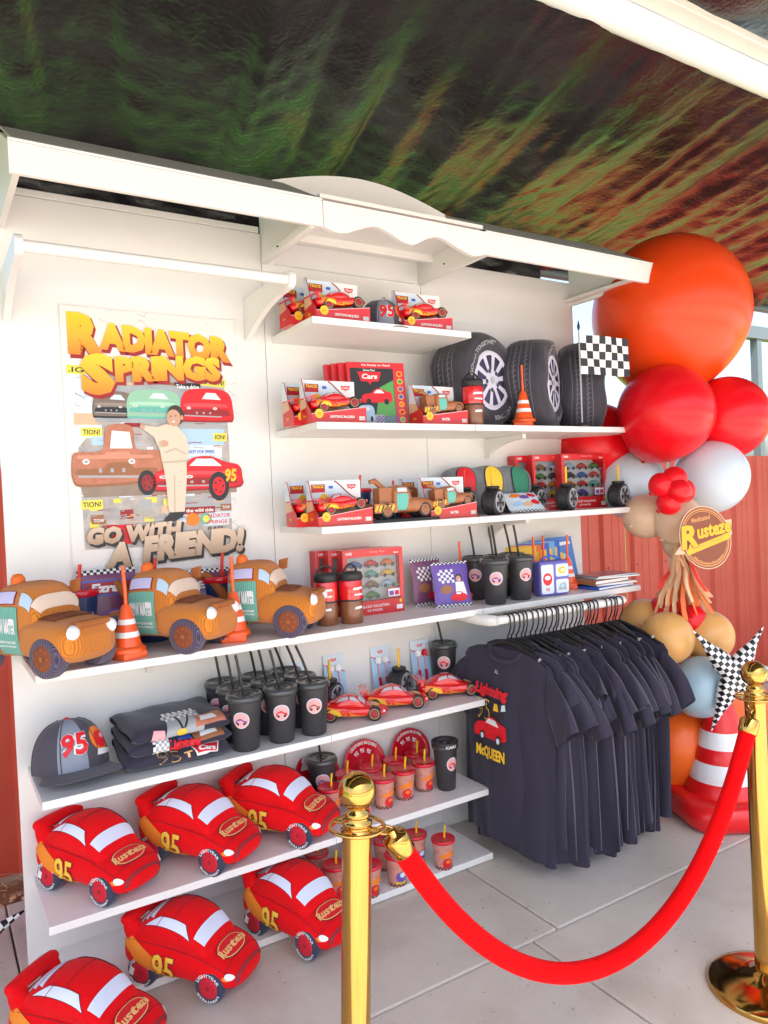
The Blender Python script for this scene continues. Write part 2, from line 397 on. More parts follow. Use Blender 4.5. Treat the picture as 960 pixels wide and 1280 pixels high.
# ------------------------------------------------------------------ red corrugated fence
FENC = noise_mat('red_sheet_metal', (.52, .055, .028), (.63, .09, .05), 2.2, .42, .05, 30)
ft = thing('metal_fence', 'red corrugated metal fence standing behind the display unit', 'fence', (0, .78, 0))
def fence_sheet(x0, top, n=3, pitch=.3):
    b = B(); prof = []
    for k in range(n):
        x = k * pitch
        prof += [(x, 0), (x + .045, .0), (x + .065, .022), (x + .085, .022), (x + .1, 0.0), (x + .165, 0), (x + .17, .004), (x + .18, .004), (x + .185, 0), (x + .235, 0), (x + .24, .004), (x + .25, .004), (x + .255, 0)]
    prof.append((n * pitch, 0))
    vs = [(p[0], -p[1] + (.0), z) for z in (-.02, top) for p in prof]; N = len(prof)
    b.add(vs, [(i, i + 1, N + i + 1, N + i) for i in range(N - 1)], FENC)
    o = b.build('corrugated_sheet', ft); o.location = (x0, 0, 0); return o
s0 = fence_sheet(-3, 1.7)
for k in range(1, 14):
    child('corrugated_sheet', s0, ft, (-3 + .9 * k, .002 * (k % 2), 0))
sb = B(); sb.lathe([(.008, 0), (.008, .003), (.004, .006)], 6, FENC, Matrix.Rotation(PI / 2, 4, 'X')); s1 = sb.build('screw', ft); s1.location = (-2.9, -.002, .3)
for k in range(0, 40):
    for z in (.3, .95, 1.55):
        if k or z != .3: child('screw', s1, ft, (-2.88 + .3 * k, -.001, z))
b = B(); b.box((3.3, .03, 1.45), (12.6, .04, .09), FENC); b.build('rail', ft)
b = B(); b.box((3.3, .03, .5), (12.6, .04, .09), FENC); b.build('rail', ft)

# ------------------------------------------------------------------ tarp roof on a white beam
def tarp_material():
    m = bpy.data.materials.new('black_poly_tarp'); m.use_nodes = True; n = m.node_tree; p = n.nodes['Principled BSDF']
    p.inputs['Base Color'].default_value = (.013, .010, .012, 1); p.inputs['Roughness'].default_value = .15; p.inputs['Specular IOR Level'].default_value = .5
    tc = n.nodes.new('ShaderNodeTexCoord')
    mp = n.nodes.new('ShaderNodeMapping'); mp.inputs['Scale'].default_value = (1, .35, 1); n.links.new(tc.outputs['Object'], mp.inputs[0])
    a = n.nodes.new('ShaderNodeTexNoise'); a.inputs['Scale'].default_value = 52; a.inputs['Detail'].default_value = 5; a.inputs['Roughness'].default_value = .6; a.inputs['Distortion'].default_value = .6
    c = n.nodes.new('ShaderNodeTexNoise'); c.inputs['Scale'].default_value = 7; c.inputs['Detail'].default_value = 3
    n.links.new(tc.outputs['Object'], a.inputs[0]); n.links.new(mp.outputs[0], c.inputs[0])
    b1 = n.nodes.new('ShaderNodeBump'); b1.inputs['Strength'].default_value = .8; b1.inputs['Distance'].default_value = .004
    b2 = n.nodes.new('ShaderNodeBump'); b2.inputs['Strength'].default_value = .3; b2.inputs['Distance'].default_value = .05
    n.links.new(c.outputs['Fac'], b2.inputs['Height']); n.links.new(a.outputs['Fac'], b1.inputs['Height']); n.links.new(b2.outputs[0], b1.inputs['Normal']); n.links.new(b1.outputs[0], p.inputs['Normal'])
    return m
TARP = tarp_material()
roof = thing('tarp_canopy', 'black plastic tarp roof with glossy folds stretched above the display', 'canopy', (0, 0, 0))
def tarp_z(x, y):
    f = (y + 1.1) / 1.75
    z = 3.02 - .12 * f
    k = x * 1.0 - y * .22
    g = math.sin(k * 9 + 1.3 * math.sin(k * 2.3)) * .5 + math.sin(k * 21 + 2 * math.sin(k * 3.1)) * .35 + noise.noise(Vector((k * 5, y * .6, 0))) * .9 + .9 * max(0, noise.noise(Vector((k * 13, y * .9, 4)))) ** 1.2
    rip = .034 * (0.35 + .65 * math.sin(min(1, max(0, f)) * PI)) * g
    hang = -.05 * math.exp(-((y - .62) / .06) ** 2)
    sag = -.06 * math.sin(min(1, max(0, f)) * PI) * (0.6 + .4 * math.sin(x * 1.1))
    return z + rip + sag + hang + .006 * noise.noise(Vector((x * 14, y * 12, 3)))
b = B(); b.grid(lambda u, v: (-3 + 12 * u, -1.05 + 1.70 * v, tarp_z(-3 + 12 * u, -1.05 + 1.70 * v)), 620, 70, TARP); b.build('tarp_sheet', roof)
def tarp2(x, y):
    return 3.13 + .03 * math.sin(x * 5 + y) * .5 + .03 * noise.noise(Vector((x * 3, y * 1.2, 9))) + .07 * ((y + 1.2) / -3)
b = B(); b.grid(lambda u, v: (-3 + 12 * u, -1.10 - 2.27 * v, tarp2(-3 + 12 * u, -1.10 - 2.27 * v)), 260, 60, TARP); b.build('front_tarp_sheet', roof)
b = B(); b.grid(lambda u, v: (.2 + 3.1 * u, (.585 + .015 * math.sin(u * 60) + .01 * noise.noise(Vector((u * 20, v * 3, 1)))), 2.885 - .125 * v), 120, 8, TARP); b.build('hanging_hem', roof)
BEAM = mat('cream_painted_steel', (.72, .68, .6), .35, var=.05, vscale=3)
BEAMW = mat('white_painted_steel', (.80, .78, .75), .3, var=.03, vscale=3)
b = B(); b.tube([(-3 + .5 * i, -1.055, 3.05) for i in range(25)], .05, 20, BEAMW); b.build('beam_tube', roof)
b = B(); b.box((3, -1.135, 3.085), (12, .065, .03), BEAM); b.build('beam_flange', roof, bev=.004)
PIPE = mat('grey_pipe', (.1, .13, .14), .5)
b = B(); b.tube([(-3, .64, 2.84), (9, .64, 2.84)], .03, 12, PIPE); b.build('edge_pipe', roof)
for x in (-2.9, 8.9):
    for y, zt in ((.64, 2.84), (-1.2, 3.06), (-3.33, 3.17)):
        b = B(); b.box((x, y, zt / 2), (.09, .09, zt), BEAM); b.build('post', roof)
b = B(); b.box((13.0, 3, 3.44), (7.6, .12, .16), PIPE); b.box((9.5, 3.0, 1.7), (.1, .1, 3.36), PIPE); b.box((16.5, 3.0, 1.7), (.1, .1, 3.36), PIPE)
tag(b.build('steel_frame'), 'grey steel frame standing beyond the red fence against the sky', 'frame')

# ------------------------------------------------------------------ display unit
X0, XA, XB, XR, XP, D, DF = .325, 1.27, 1.985, 2.945, 2.946, .363, .48
T1, T2, T3, T4, S6, S7, S9 = 2.151, 1.778, 1.404, 1.031, .662, .295, .030
unit = thing('display_unit', 'white wall display unit with rows of stocked shelves and a scalloped header', 'shelf unit', (0, 0, 0))
def board(x0, x1, y0, y1, z0, z1, name='shelf', mt=WHITE, bev=.0018, par=unit):
    b = B(); b.box(((x0 + x1) / 2, (y0 + y1) / 2, (z0 + z1) / 2), (x1 - x0, y1 - y0, z1 - z0), mt); return b.build(name, par, bev=bev)
for a, c in ((.297, 1.243), (1.245, 1.998), (2.0, XP)):
    board(a, c, 0, .018, 0.0, 2.55, 'back_panel')
board(.297, 1.236, -.004, .02, 2.552, 2.575, 'top_rail'); board(1.25, 1.99, .0, .02, 2.552, 2.66, 'top_rail')
TH = .025
for z in (T4, S6, S7, S9): board(X0, XA - .001, -D, -.001, z - TH, z)
for z in (T1, T2, T3, T4, S6, S7, S9): board(XA + .001, XB - .001, -D + .002, -.001, z - TH, z)
for z in (T2, T3, T4): board(XB + .001, XR, -D, -.001, z - TH, z)
def corbel(x, z, dep=.2, hh=.09, th=.02, name='shelf_bracket'):
    pts = [(-.002, z), (-dep, z)] + [(-dep + (dep - .03) * math.sin(t * PI / 2 / 6) * 1.0, z - .02 - (hh - .02) * (1 - math.cos(t * PI / 2 / 6))) for t in range(7)] + [(-.002, z - hh)]
    b = B(); b.prism(pts, x, x + th, WPAINT, 'x'); b.build(name, unit, bev=.002)
for z in (T4, S6, S7): corbel(.72, z - TH - .001)
for z in (T2, T3): corbel(2.33, z - TH - .001, .26)
# fascia, brackets, soffit, lids, arch
FT, FB = 2.511, 2.424
def fascia(x0, x1, y, poly_bottom=None, name='fascia_board'):
    b = B()
    if poly_bottom is None: b.box(((x0 + x1) / 2, y + .009, (FT + FB) / 2), (x1 - x0, .018, FT - FB), WPAINT)
    else: b.prism([(x1, FT), (x0, FT)] + poly_bottom, y, y + .018, WPAINT, 'y')
    return b.build(name, unit, bev=.002)
fascia(X0 - .01, XA - .001, -DF); fascia(XB + .001, XR + .03, -DF)
L = XB - XA; bt = []
for i in range(61):
    s = i / 60
    def hump(c, wd, h): 
        d = abs(s - c) / wd
        return h * (math.cos(d * PI) * .5 + .5) if d < 1 else 0
    z = FB - .014 * math.sin(PI * min(1, s / .16)) * (s < .16) + hump(.29, .16, .03) + hump(.67, .17, .033) - hump(.49, .1, .012) - hump(.9, .1, .014)
    bt.append((XA + L * s, z))
fascia(XA, XB, -DF - .003, bt, 'scalloped_fascia')
for x0, x1 in ((X0 - .01, XA), (XB, XR + .03)):
    board(x0, x1, -DF + .0, -DF + .02, FT + .001, FT + .009, 'fascia_cap')
def side(x, th=.018, zb=2.437):
    b = B(); b.prism([(-DF + .02, FB + .004), (-DF + .02, FT - .002), (-.2, 2.655), (-.001, 2.655), (-.001, zb - .005)], x, x + th, WPAINT, 'x'); b.build('side_bracket', unit, bev=.002)
for x in (X0, XA - .025, XB + .002, XR - .02): side(x)
b = B(); b.box((XA - .035, -.25, 2.437), (.018, .42, .03), WPAINT); b.build('cleat', unit, bev=.002)
board(2.885, XR - .021, -DF + .021, -.001, 2.445, 2.46, 'corner_board')
for x, y, z in ((XA - .046, -.2, 2.437), (XB - .001, -.2, 2.47), (2.92, -.28, 2.444)):
    b = B(); b.lathe([(.005, -.002), (.005, .002)], 8, SCREW, rotM(loc=(x, y, z))); b.build('screw', unit)
board(XA, XB, -DF + .02, -.001, 2.53, 2.545, 'soffit', WPAINT)
board(1.30, 1.96, -.012, -.0005, 2.435, 2.44, 'panel_trim')
for x0, x1 in ((X0, XA - .01), (XB + .02, XR + .02)):
    b = B(); a0 = (-DF + .004, FT + .011); a1 = (-.19, 2.68)
    b.prism([a0, (a0[0] + .01, a0[1] + .0), (a1[0], a1[1] - .006), a1], x0, x1, LIDG, 'x'); b.build('lid_board', unit)
pts = []
for i in range(25):
    s = i / 24; pts.append((XA - .02 + (L + .1) * s, 2.715 + .075 * math.sin(PI * s)))
b = B(); b.prism([(XA + L + .08, 2.5), (XA - .02, 2.5)] + pts, -.12, -.1, WPAINT, 'y'); b.build('arch_header', unit)

def rod_plate(x, z, ry=-.4, th=.022):
    pts = [(-.002, z + .03), (ry, z + .03)]
    for k in range(9):
        a = PI / 2 + PI * k / 8; pts.append((ry + .03 * math.cos(a), z + .03 * math.sin(a)))
    n = 8
    for k in range(1, n + 1):
        t = k / n; pts.append((ry + (-.002 - ry) * t ** .8, z - .03 - .10 * t ** 1.7))
    b = B(); b.prism(pts, x, x + th, WROD, 'x'); return b.build('rod_bracket', unit, bev=.004)
def rod(x0, x1, y, z, n='hanging_rod', r=.0175):
    b = B(); b.tube([(x0, y, z), ((x0 + x1) / 2, y, z), (x1, y, z)], r, 20, WROD); b.build(n, unit)
rod(X0 + .02, 1.16, -.40, 2.255); rod_plate(X0, 2.255); rod_plate(1.16, 2.255)
RY, RZ = -.45, .992
rod(1.98, 2.70, RY, RZ)
b = B(); pts = []
for k in range(13):
    a = PI / 2 * k / 12; pts.append((2.70 + .035 * math.sin(a), RY + .035 * (1 - math.cos(a)), RZ))
pts.append((2.735, -.002, RZ)); b.tube(pts, .0175, 16, WROD); b.build('rod_return', unit)
b = B(); b.tube([(1.98, RY, RZ), (1.965, RY + .02, RZ), (1.955, RY + .06, RZ), (1.955, -.002, RZ)], [.02, .024, .024, .02], 16, WROD); b.build('rod_return', unit)
# ------------------------------------------------------------------ poster (flat print)
def gradient_mat(name, c0, c1):
    m = bpy.data.materials.new(name); m.use_nodes = True; n = m.node_tree; p = n.nodes['Principled BSDF']; p.inputs['Roughness'].default_value = .35
    tc = n.nodes.new('ShaderNodeTexCoord'); sp = n.nodes.new('ShaderNodeSeparateXYZ'); mx = n.nodes.new('ShaderNodeMix'); mx.data_type = 'RGBA'
    n.links.new(tc.outputs['Generated'], sp.inputs[0]); n.links.new(sp.outputs['Z'], mx.inputs[0]); mx.inputs[6].default_value = (*c0, 1); mx.inputs[7].default_value = (*c1, 1)
    n.links.new(mx.outputs[2], p.inputs['Base Color']); return m
PSHEET = mat('poster_paper', (.80, .77, .75), .35, var=.05, vscale=9)
GRADY = gradient_mat('yellow_orange_print', (.85, .22, .01), (.92, .62, .02))
GRADB = gradient_mat('road_print', (.42, .27, .17), (.72, .56, .42))
PW, PH = .615, .93
PT = rotM(loc=(.805, -.004, 1.735)) @ FRONT      # centre of the poster, z = outwards
poster = thing('poster', 'large collage poster with yellow title lettering taped to the white panel', 'poster', (.805, -.002, 1.735 - PH / 2))
PL = rotM(loc=(0, -.001, PH / 2)) @ FRONT
b = B(); b.grid(lambda u, v: PL @ Vector(((u - .5) * PW, (v - .5) * PH, .0006 + .0035 * (abs(u - .5) * 2) ** 6 * (v > .8) * (v - .8) * 5)), 20, 20, PSHEET); b.build('sheet', poster)
def wob(amp, f=3.1, slope=0.0): return lambda x, y: (x, y + amp * math.sin(x * f / PW * 2) + slope * x)
pr = B()   # pale scribbles in the margins
for i in range(70):
    sdv = random.choice((-1, 1)); x = sdv * random.uniform(.235, .295); y = random.uniform(-.45, .45)
    if i % 4 == 0: x = random.uniform(-.3, .3); y = random.choice((.445, -.43)) + random.uniform(-.02, .012)
    l = random.uniform(.01, .04); a = random.uniform(-.8, .8)
    pr.flat([(x, y), (x + l * math.cos(a), y + l * math.sin(a)), (x + l * math.cos(a), y + l * math.sin(a) + .0015), (x, y + .002)], (PGRY, PSKY, PTAN)[i % 3], PL, .0012)
pr.build('margin_sketches', poster, kind='stuff')
def card_text(t, x, y, w_, h_, mt, z, name, back=None, pad=.006, shear=0, bold=.02, rz=0.0, bcol=None):
    T = PL @ Matrix.Translation((x, y, 0)) @ Matrix.Rotation(rz, 4, 'Z')
    b = B()
    if back: b.rect(-w_ / 2 - pad, -h_ / 2 - pad, w_ / 2 + pad, h_ / 2 + pad, back, T, z)
    b.text(t, 0, 0, w_, h_, mt, T, z + .0004, bold, shear); return b.build(name, poster)
PYL2 = mat('poster_label_yellow', (.85, .72, .08), .4)
# coloured collage patches
b = B(); b.flat([(-.265, -.37), (-.05, -.375), (.265, -.36), (.27, .0), (.262, .2), (.25, .25), (-.2, .25), (-.24, .2), (-.23, .03), (-.27, -.02)], mat('poster_collage', (.44, .40, .38), .4, var=.55, vscale=26), PL, .0008); b.build('picture_patch', poster)
b = B(); rq = random.Random(9)
for i in range(60):
    x = rq.uniform(-.25, .2); y = rq.uniform(-.33, .2); w_ = rq.uniform(.02, .07); h_ = rq.uniform(.012, .035)
    b.rect(x, y, x + w_, y + h_, (PGRY, PTAN, PPALE, PWHI, PDRED, PBRN, PSKY, PYL2)[i % 8], PL, .0009 + i * .00001)
b.build('collage_scraps', poster, kind='stuff')
b = B(); b.rect(-.28, .06, -.2, .2, PTAN, PL, .0010); b.rect(-.29, .10, -.215, .235, PPALE, PL, .0012); b.build('picture_patch', poster)
b = B(); b.rect(.08, -.075, .24, -.01, PPALE, PL, .0010); b.build('picture_patch', poster)
for x0, y0, x1, y1, m_ in ((-.06, .215, .05, .25, PORA), (-.19, -.36, -.10, -.29, PRED), (.06, -.01, .25, .05, PSKY), (-.27, .015, -.19, .06, PPALE), (.08, .05, .26, .075, PGRY), (.03, -.25, .26, -.2, PGRY)):
    b = B(); b.rect(x0, y0, x1, y1, m_, PL, .0013); b.build('picture_patch', poster)
for t, x, y, w_, r_ in (('MOTION!', .21, .225, .1, -.05), ('TION!', -.225, .035, .055, 0), ('TION!', -.235, -.215, .06, .02), ('ION!', .235, .02, .04, 0), ('.IG', -.265, .248, .05, -.03)):
    card_text(t, x, y, w_, .018, PBLK, .0020, 'caption', PYL2, rz=r_)
card_text('Take a drive', .12, .205, .085, .016, PWHI, .0021, 'caption', PBLK); card_text('Tread on me', -.03, .205, .07, .012, PGRY, .0021, 'caption')
card_text('TOWING &', -.165, -.238, .075, .013, PGRY, .0021, 'caption'); card_text('SALVAGE', -.16, -.262, .08, .015, PGRY, .0021, 'caption')
card_text('on the wild side', .13, -.252, .13, .013, PWHI, .0022, 'caption', PDRED, bold=.03); card_text('NOT FOR SPEED', .16, -.035, .1, .012, PBLU, .0021, 'caption')
card_text('RADIATOR', .215, -.275, .09, .016, PRED, .0022, 'caption', PPALE); card_text('SPRINGS', .205, -.298, .085, .014, PRED, .0023, 'caption', PPALE); card_text('FLATS', .2, -.322, .06, .012, PBLK, .0022, 'caption')
card_text('Tread on', -.03, -.27, .06, .012, PGRY, .0022, 'caption'); card_text('TOW', -.215, -.272, .035, .012, PWHI, .0023, 'badge', PBRN); card_text('TOW', .245, -.245, .03, .012, PWHI, .0024, 'badge', PBRN)
b = B(); b.disc(.115, -.285, .026, .024, PORA, PL, .0024); b.disc(.165, -.285, .022, .022, PTEAL, PL, .0025); b.disc(.165, -.285, .013, .013, PYL2, PL, .0029); b.build('badge', poster)
# printed vehicles: plain, faceless stand-ins
def body_pts(x, y, sx, sy, kind):
    if kind == 'truck': P = [(-1, -.45), (-1.0, .1), (-.9, .22), (-.35, .28), (-.25, .85), (.1, .95), (.35, .85), (.42, .3), (.95, .25), (1, -.3), (.8, -.5), (-.7, -.6)]
    elif kind == 'van': P = [(-1, -.5), (-1, .3), (-.8, .8), (-.3, .95), (.5, .95), (.9, .7), (1, .1), (1, -.5), (.7, -.6), (-.8, -.6)]
    else: P = [(-1, -.4), (-1.0, 0), (-.8, .3), (-.35, .45), (-.1, .8), (.3, .85), (.65, .6), (.95, .45), (1, 0), (1, -.35), (.7, -.5), (-.8, -.55)]
    out = []
    n = len(P)
    for i in range(n):
        for f in (0, .25, .5, .75):
            p0, p1, p2, p3 = P[(i - 1) % n], P[i], P[(i + 1) % n], P[(i + 2) % n]
            q = [.5 * (2 * p1[k] + (p2[k] - p0[k]) * f + (2 * p0[k] - 5 * p1[k] + 4 * p2[k] - p3[k]) * f * f + (3 * p1[k] - p0[k] - 3 * p2[k] + p3[k]) * f ** 3) for k in (0, 1)]
            out.append((x + q[0] * sx, y + q[1] * sy))
    return out
def pvehicle(x, y, sx, sy, kind, mt, dark, z, wheels, win=PPALE):
    b = B()
    b.flat([(p[0], p[1] - .006) for p in body_pts(x, y, sx * 1.02, sy * 1.04, kind)], dark, PL, z)
    b.flat(body_pts(x, y, sx, sy, kind), mt, PL, z + .0003)
    b.flat([(p[0], p[1]) for p in body_pts(x - .02 * sx, y - .25 * sy, sx * .9, sy * .22, kind)], dark, PL, z + .0006)
    lt_ = mat(mt.name + '_light', tuple(min(1, c * 1.25 + .05) for c in mt.node_tree.nodes['Principled BSDF'].inputs['Base Color'].default_value[:3]), .4, var=.15, vscale=30)
    b.flat(body_pts(x - .05 * sx, y + .12 * sy, sx * .85, sy * .12, kind), lt_, PL, z + .0005)
    for q in (-.72, .3) if kind != 'car' else (-.78, -.2): b.disc(x + q * sx, y - .02 * sy, .08 * sx, .07 * sy, PWHI, PL, z + .0008, 12); b.disc(x + q * sx, y - .02 * sy, .05 * sx, .045 * sy, PGRY, PL, z + .0010, 10)
    for q in range(5): b.flat([(x + (-.45 + .13 * q) * sx, y - .3 * sy), (x + (-.38 + .13 * q) * sx, y - .3 * sy), (x + (-.38 + .13 * q) * sx, y - .2 * sy), (x + (-.45 + .13 * q) * sx, y - .2 * sy)], dark if q % 2 else PGRY, PL, z + .0009)
    b.flat([(x - .9 * sx, y - .42 * sy), (x + .55 * sx, y - .46 * sy), (x + .55 * sx, y - .4 * sy), (x - .9 * sx, y - .36 * sy)], PGRY, PL, z + .0008)
    if kind == 'truck': b.flat([(x - .18 * sx, y + .32 * sy), (x + .33 * sx, y + .32 * sy), (x + .28 * sx, y + .75 * sy), (x - .12 * sx, y + .78 * sy)], win, PL, z + .0007)
    else: b.flat([(x - .2 * sx, y + .45 * sy), (x + .55 * sx, y + .42 * sy), (x + .35 * sx, y + .75 * sy), (x - .02 * sx, y + .76 * sy)], win, PL, z + .0007)
    for wx, wy, wr, rc in wheels:
        b.disc(wx, wy, wr * .72, wr, PBLK, PL, z + .0009); b.disc(wx, wy, wr * .45, wr * .64, rc, PL, z + .0012)
        for k in range(5):
            a = 2 * PI * k / 5; b.disc(wx + wr * .28 * math.cos(a), wy + wr * .4 * math.sin(a), wr * .07, wr * .1, PBLK, PL, z + .0014, 6)
    b.build('printed_vehicle', poster)
PGRE2 = mat('print_mint', (.28, .55, .38), .4); PRST = mat('print_rust', (.5, .18, .1), .4, var=.35, vscale=40)
b = B(); b.flat([(-.26, -.19), (.29, -.19), (.29, -.145), (.0, -.13), (-.27, -.15)], mat('poster_ground', (.3, .22, .17), .4, var=.3, vscale=20), PL, .0026); b.build('printed_ground', poster)
b = B(); b.flat([(-.21, .07), (.26, .07), (.255, .2), (.0, .21), (-.21, .19)], mat('poster_backdrop', (.35, .38, .4), .4, var=.4, vscale=14), PL, .0024); b.build('printed_backdrop', poster)
pvehicle(-.145, .125, .07, .055, 'van', mat('print_olive', (.2, .15, .12), .4, var=.3, vscale=30), PBLK, .0030, [])
pvehicle(-.005, .13, .095, .062, 'van', PGRE2, PTEAL, .0034, [])
pvehicle(.19, .128, .098, .075, 'van', PRED, PDRED, .0038, [], PWHI)
pvehicle(-.14, -.065, .15, .135, 'truck', PRST, PBRN, .0050, [(-.045, -.145, .045, PDRED)], PWHI)
pvehicle(.143, -.125, .168, .085, 'car', PRED, PDRED, .0056, [(.22, -.165, .055, PRED)], PWHI)
b = B(); b.text('95', .268, -.125, .045, .05, PYEL, PL, .0075, .04, .1); b.build('printed_number', poster)
# printed child in a beige tracksuit, a flat figure
SKIN = mat('print_skin', (.6, .34, .22), .4); HAIR = mat('print_hair', (.05, .03, .025), .5); BEIG = mat('print_beige_cloth', (.72, .6, .47), .4); BEIS = mat('print_beige_fold', (.55, .44, .33), .4)
b = B(); z = .0090
b.flat([(-.05, .045), (-.045, .06), (.0, .055), (.03, .065), (.07, .06), (.105, .02), (.11, -.03), (.105, -.065), (.07, -.075), (.01, -.07), (.005, -.03), (-.015, .02)], BEIG, PL, z)
b.flat([(.012, -.072), (.1, -.068), (.098, -.13), (.085, -.25), (.075, -.262), (.035, -.262), (.025, -.24), (.022, -.15)], BEIG, PL, z + .0002)
b.flat([(.05, -.12), (.055, -.12), (.05, -.255), (.045, -.255)], BEIS, PL, z + .0005); b.flat([(.02, -.035), (.06, -.02), (.1, -.04), (.1, -.046), (.06, -.028), (.02, -.042)], BEIS, PL, z + .0005)
b.flat([(.01, -.07), (.105, -.064), (.105, -.072), (.01, -.078)], BEIS, PL, z + .0005)
b.disc(.068, .098, .031, .037, HAIR, PL, z + .0003); b.disc(.06, .088, .026, .031, SKIN, PL, z + .0006); b.disc(.091, .09, .005, .009, SKIN, PL, z + .0006)
b.disc(.05, .094, .0035, .002, HAIR, PL, z + .0009); b.disc(.068, .096, .0035, .002, HAIR, PL, z + .0009); b.flat([(.05, .075), (.066, .078), (.06, .071)], PWHI, PL, z + .0009); b.disc(.058, .086, .003, .004, BEIS, PL, z + .0009)
b.disc(-.053, .055, .01, .008, SKIN, PL, z + .0004); b.disc(.02, -.005, .017, .012, SKIN, PL, z + .0007)
for k in range(4): b.disc(.008, -.0 - .005 * k, .007, .0026, BEIS, PL, z + .0009)
b.flat([(.03, -.255), (.085, -.255), (.075, -.275), (.04, -.29), (.008, -.288), (.012, -.275)], PBLK, PL, z + .0004)
b.build('printed_figure', poster)
# lines of small print between the pictures, too small to read
b = B(); rq = random.Random(3)
for i in range(150):
    x = rq.uniform(-.27, .25); y = rq.uniform(-.30, .25); l = rq.uniform(.012, .05); a = rq.uniform(-.12, .12)
    b.flat([(x, y), (x + l, y + a * l), (x + l, y + a * l + .003), (x, y + .003)], (PGRY, PTAN, PSKY, PWHI, PDRED)[i % 5], PL, .0019)
b.build('small_print', poster, kind='stuff')
# titles
def title(t, x, y, w_, h_, slope, amp, name, face, sh, z, shear=0.0, bold=.075):
    b = B(); b.text(t, x + .007, y - .009, w_ * 1.01, h_ * 1.06, sh, PL, z, bold + .02, shear, wob(amp, 3.1, slope)); b.build(name + '_shadow', poster)
    b = B(); b.text(t, x, y, w_, h_, face, PL, z + .0012, bold, shear, wob(amp, 3.1, slope)); b.build(name, poster)
title('R', -.228, .372, .118, .145, 0, 0, 'title_lettering', GRADY, PDRED, .004)
title('ADIATOR', .052, .362, .475, .098, -.045, .0, 'title_lettering', GRADY, PDRED, .004)
title('S', -.195, .235, .115, .145, 0, 0, 'title_lettering', GRADY, PDRED, .006)
title('PRINGS', .055, .264, .385, .092, .02, .006, 'title_lettering', GRADY, PDRED, .0065)
title('GO WITH', -.095, -.318, .33, .062, .02, .003, 'slogan_lettering', GRADB, PBLK, .012, .15)
title('A', -.16, -.395, .09, .09, 0, 0, 'slogan_lettering', GRADB, PBLK, .013, .2)
title('FRIEND!', .115, -.378, .385, .098, .03, .003, 'slogan_lettering', GRADB, PBLK, .0135, .15)

# ------------------------------------------------------------------ plush race cars
def wheel_part(par, loc, r, th, tyre, rim, side, letters=None, lmat=None, spokes=5, sm=PDRED, segs=28):
    T = Matrix.Rotation(PI / 2 * (1 if side < 0 else -1), 4, 'X')
    b = B(); b.lathe([(r * .6, 0), (r * .88, 0), (r * .97, -th * .12), (r, -th * .35), (r, -th * .7), (r * .9, -th)], segs, tyre, T)
    o = b.build('wheel', par); o.location = loc
    b = B(); b.lathe([(r * .0, .001), (r * .25, .003), (r * .55, .003), (r * .62, .0)], segs, rim, T, caps=False)
    for k in range(spokes * 2):
        a = 2 * PI * k / (spokes * 2); b.disc(r * .42 * math.cos(a), r * .42 * math.sin(a), r * .05, r * .05, sm, T, .0036, 8)
    b.lathe([(r * .12, .003), (r * .12, .0045)], 10, sm, T); b.build('rim', o)
    if letters:
        b = B(); b.arc_text(letters, 0, 0, r * .78, PI / 2, 2.3, r * .2, lmat, T, .0015, .03); b.build('lettering', o); b = B(); b.arc_text(letters, 0, 0, r * .78, -PI / 2, 2.3, r * .14, lmat, T, .0015, .03); b.build('lettering', o)
    return o
PB = Loft([(-.205, .045, .07, .125), (-.195, .08, .05, .145), (-.16, .103, .035, .165), (-.08, .108, .03, .16), (0, .105, .03, .148), (.07, .105, .03, .142), (.13, .103, .03, .125), (.175, .09, .032, .102), (.2, .06, .042, .085), (.208, .03, .055, .07)], 2.7)
PC = Loft([(-.175, .05, .1, .145), (-.15, .078, .1, .178), (-.1, .088, .1, .212), (-.04, .09, .1, .226), (.02, .088, .1, .216), (.06, .086, .1, .185), (.095, .08, .1, .148), (.105, .07, .1, .135)], 2.5)
GRAD_O = mat('plush_orange', (.85, .25, .02), .8); PLYEL = mat('plush_yellow', (.88, .55, .05), .8); PLSEAM = mat('plush_seam', (.3, .01, .02), .9); PLRIM = mat('plush_rim', (.6, .01, .03), .85); PLWH = mat('plush_white', (.82, .82, .84), .8)
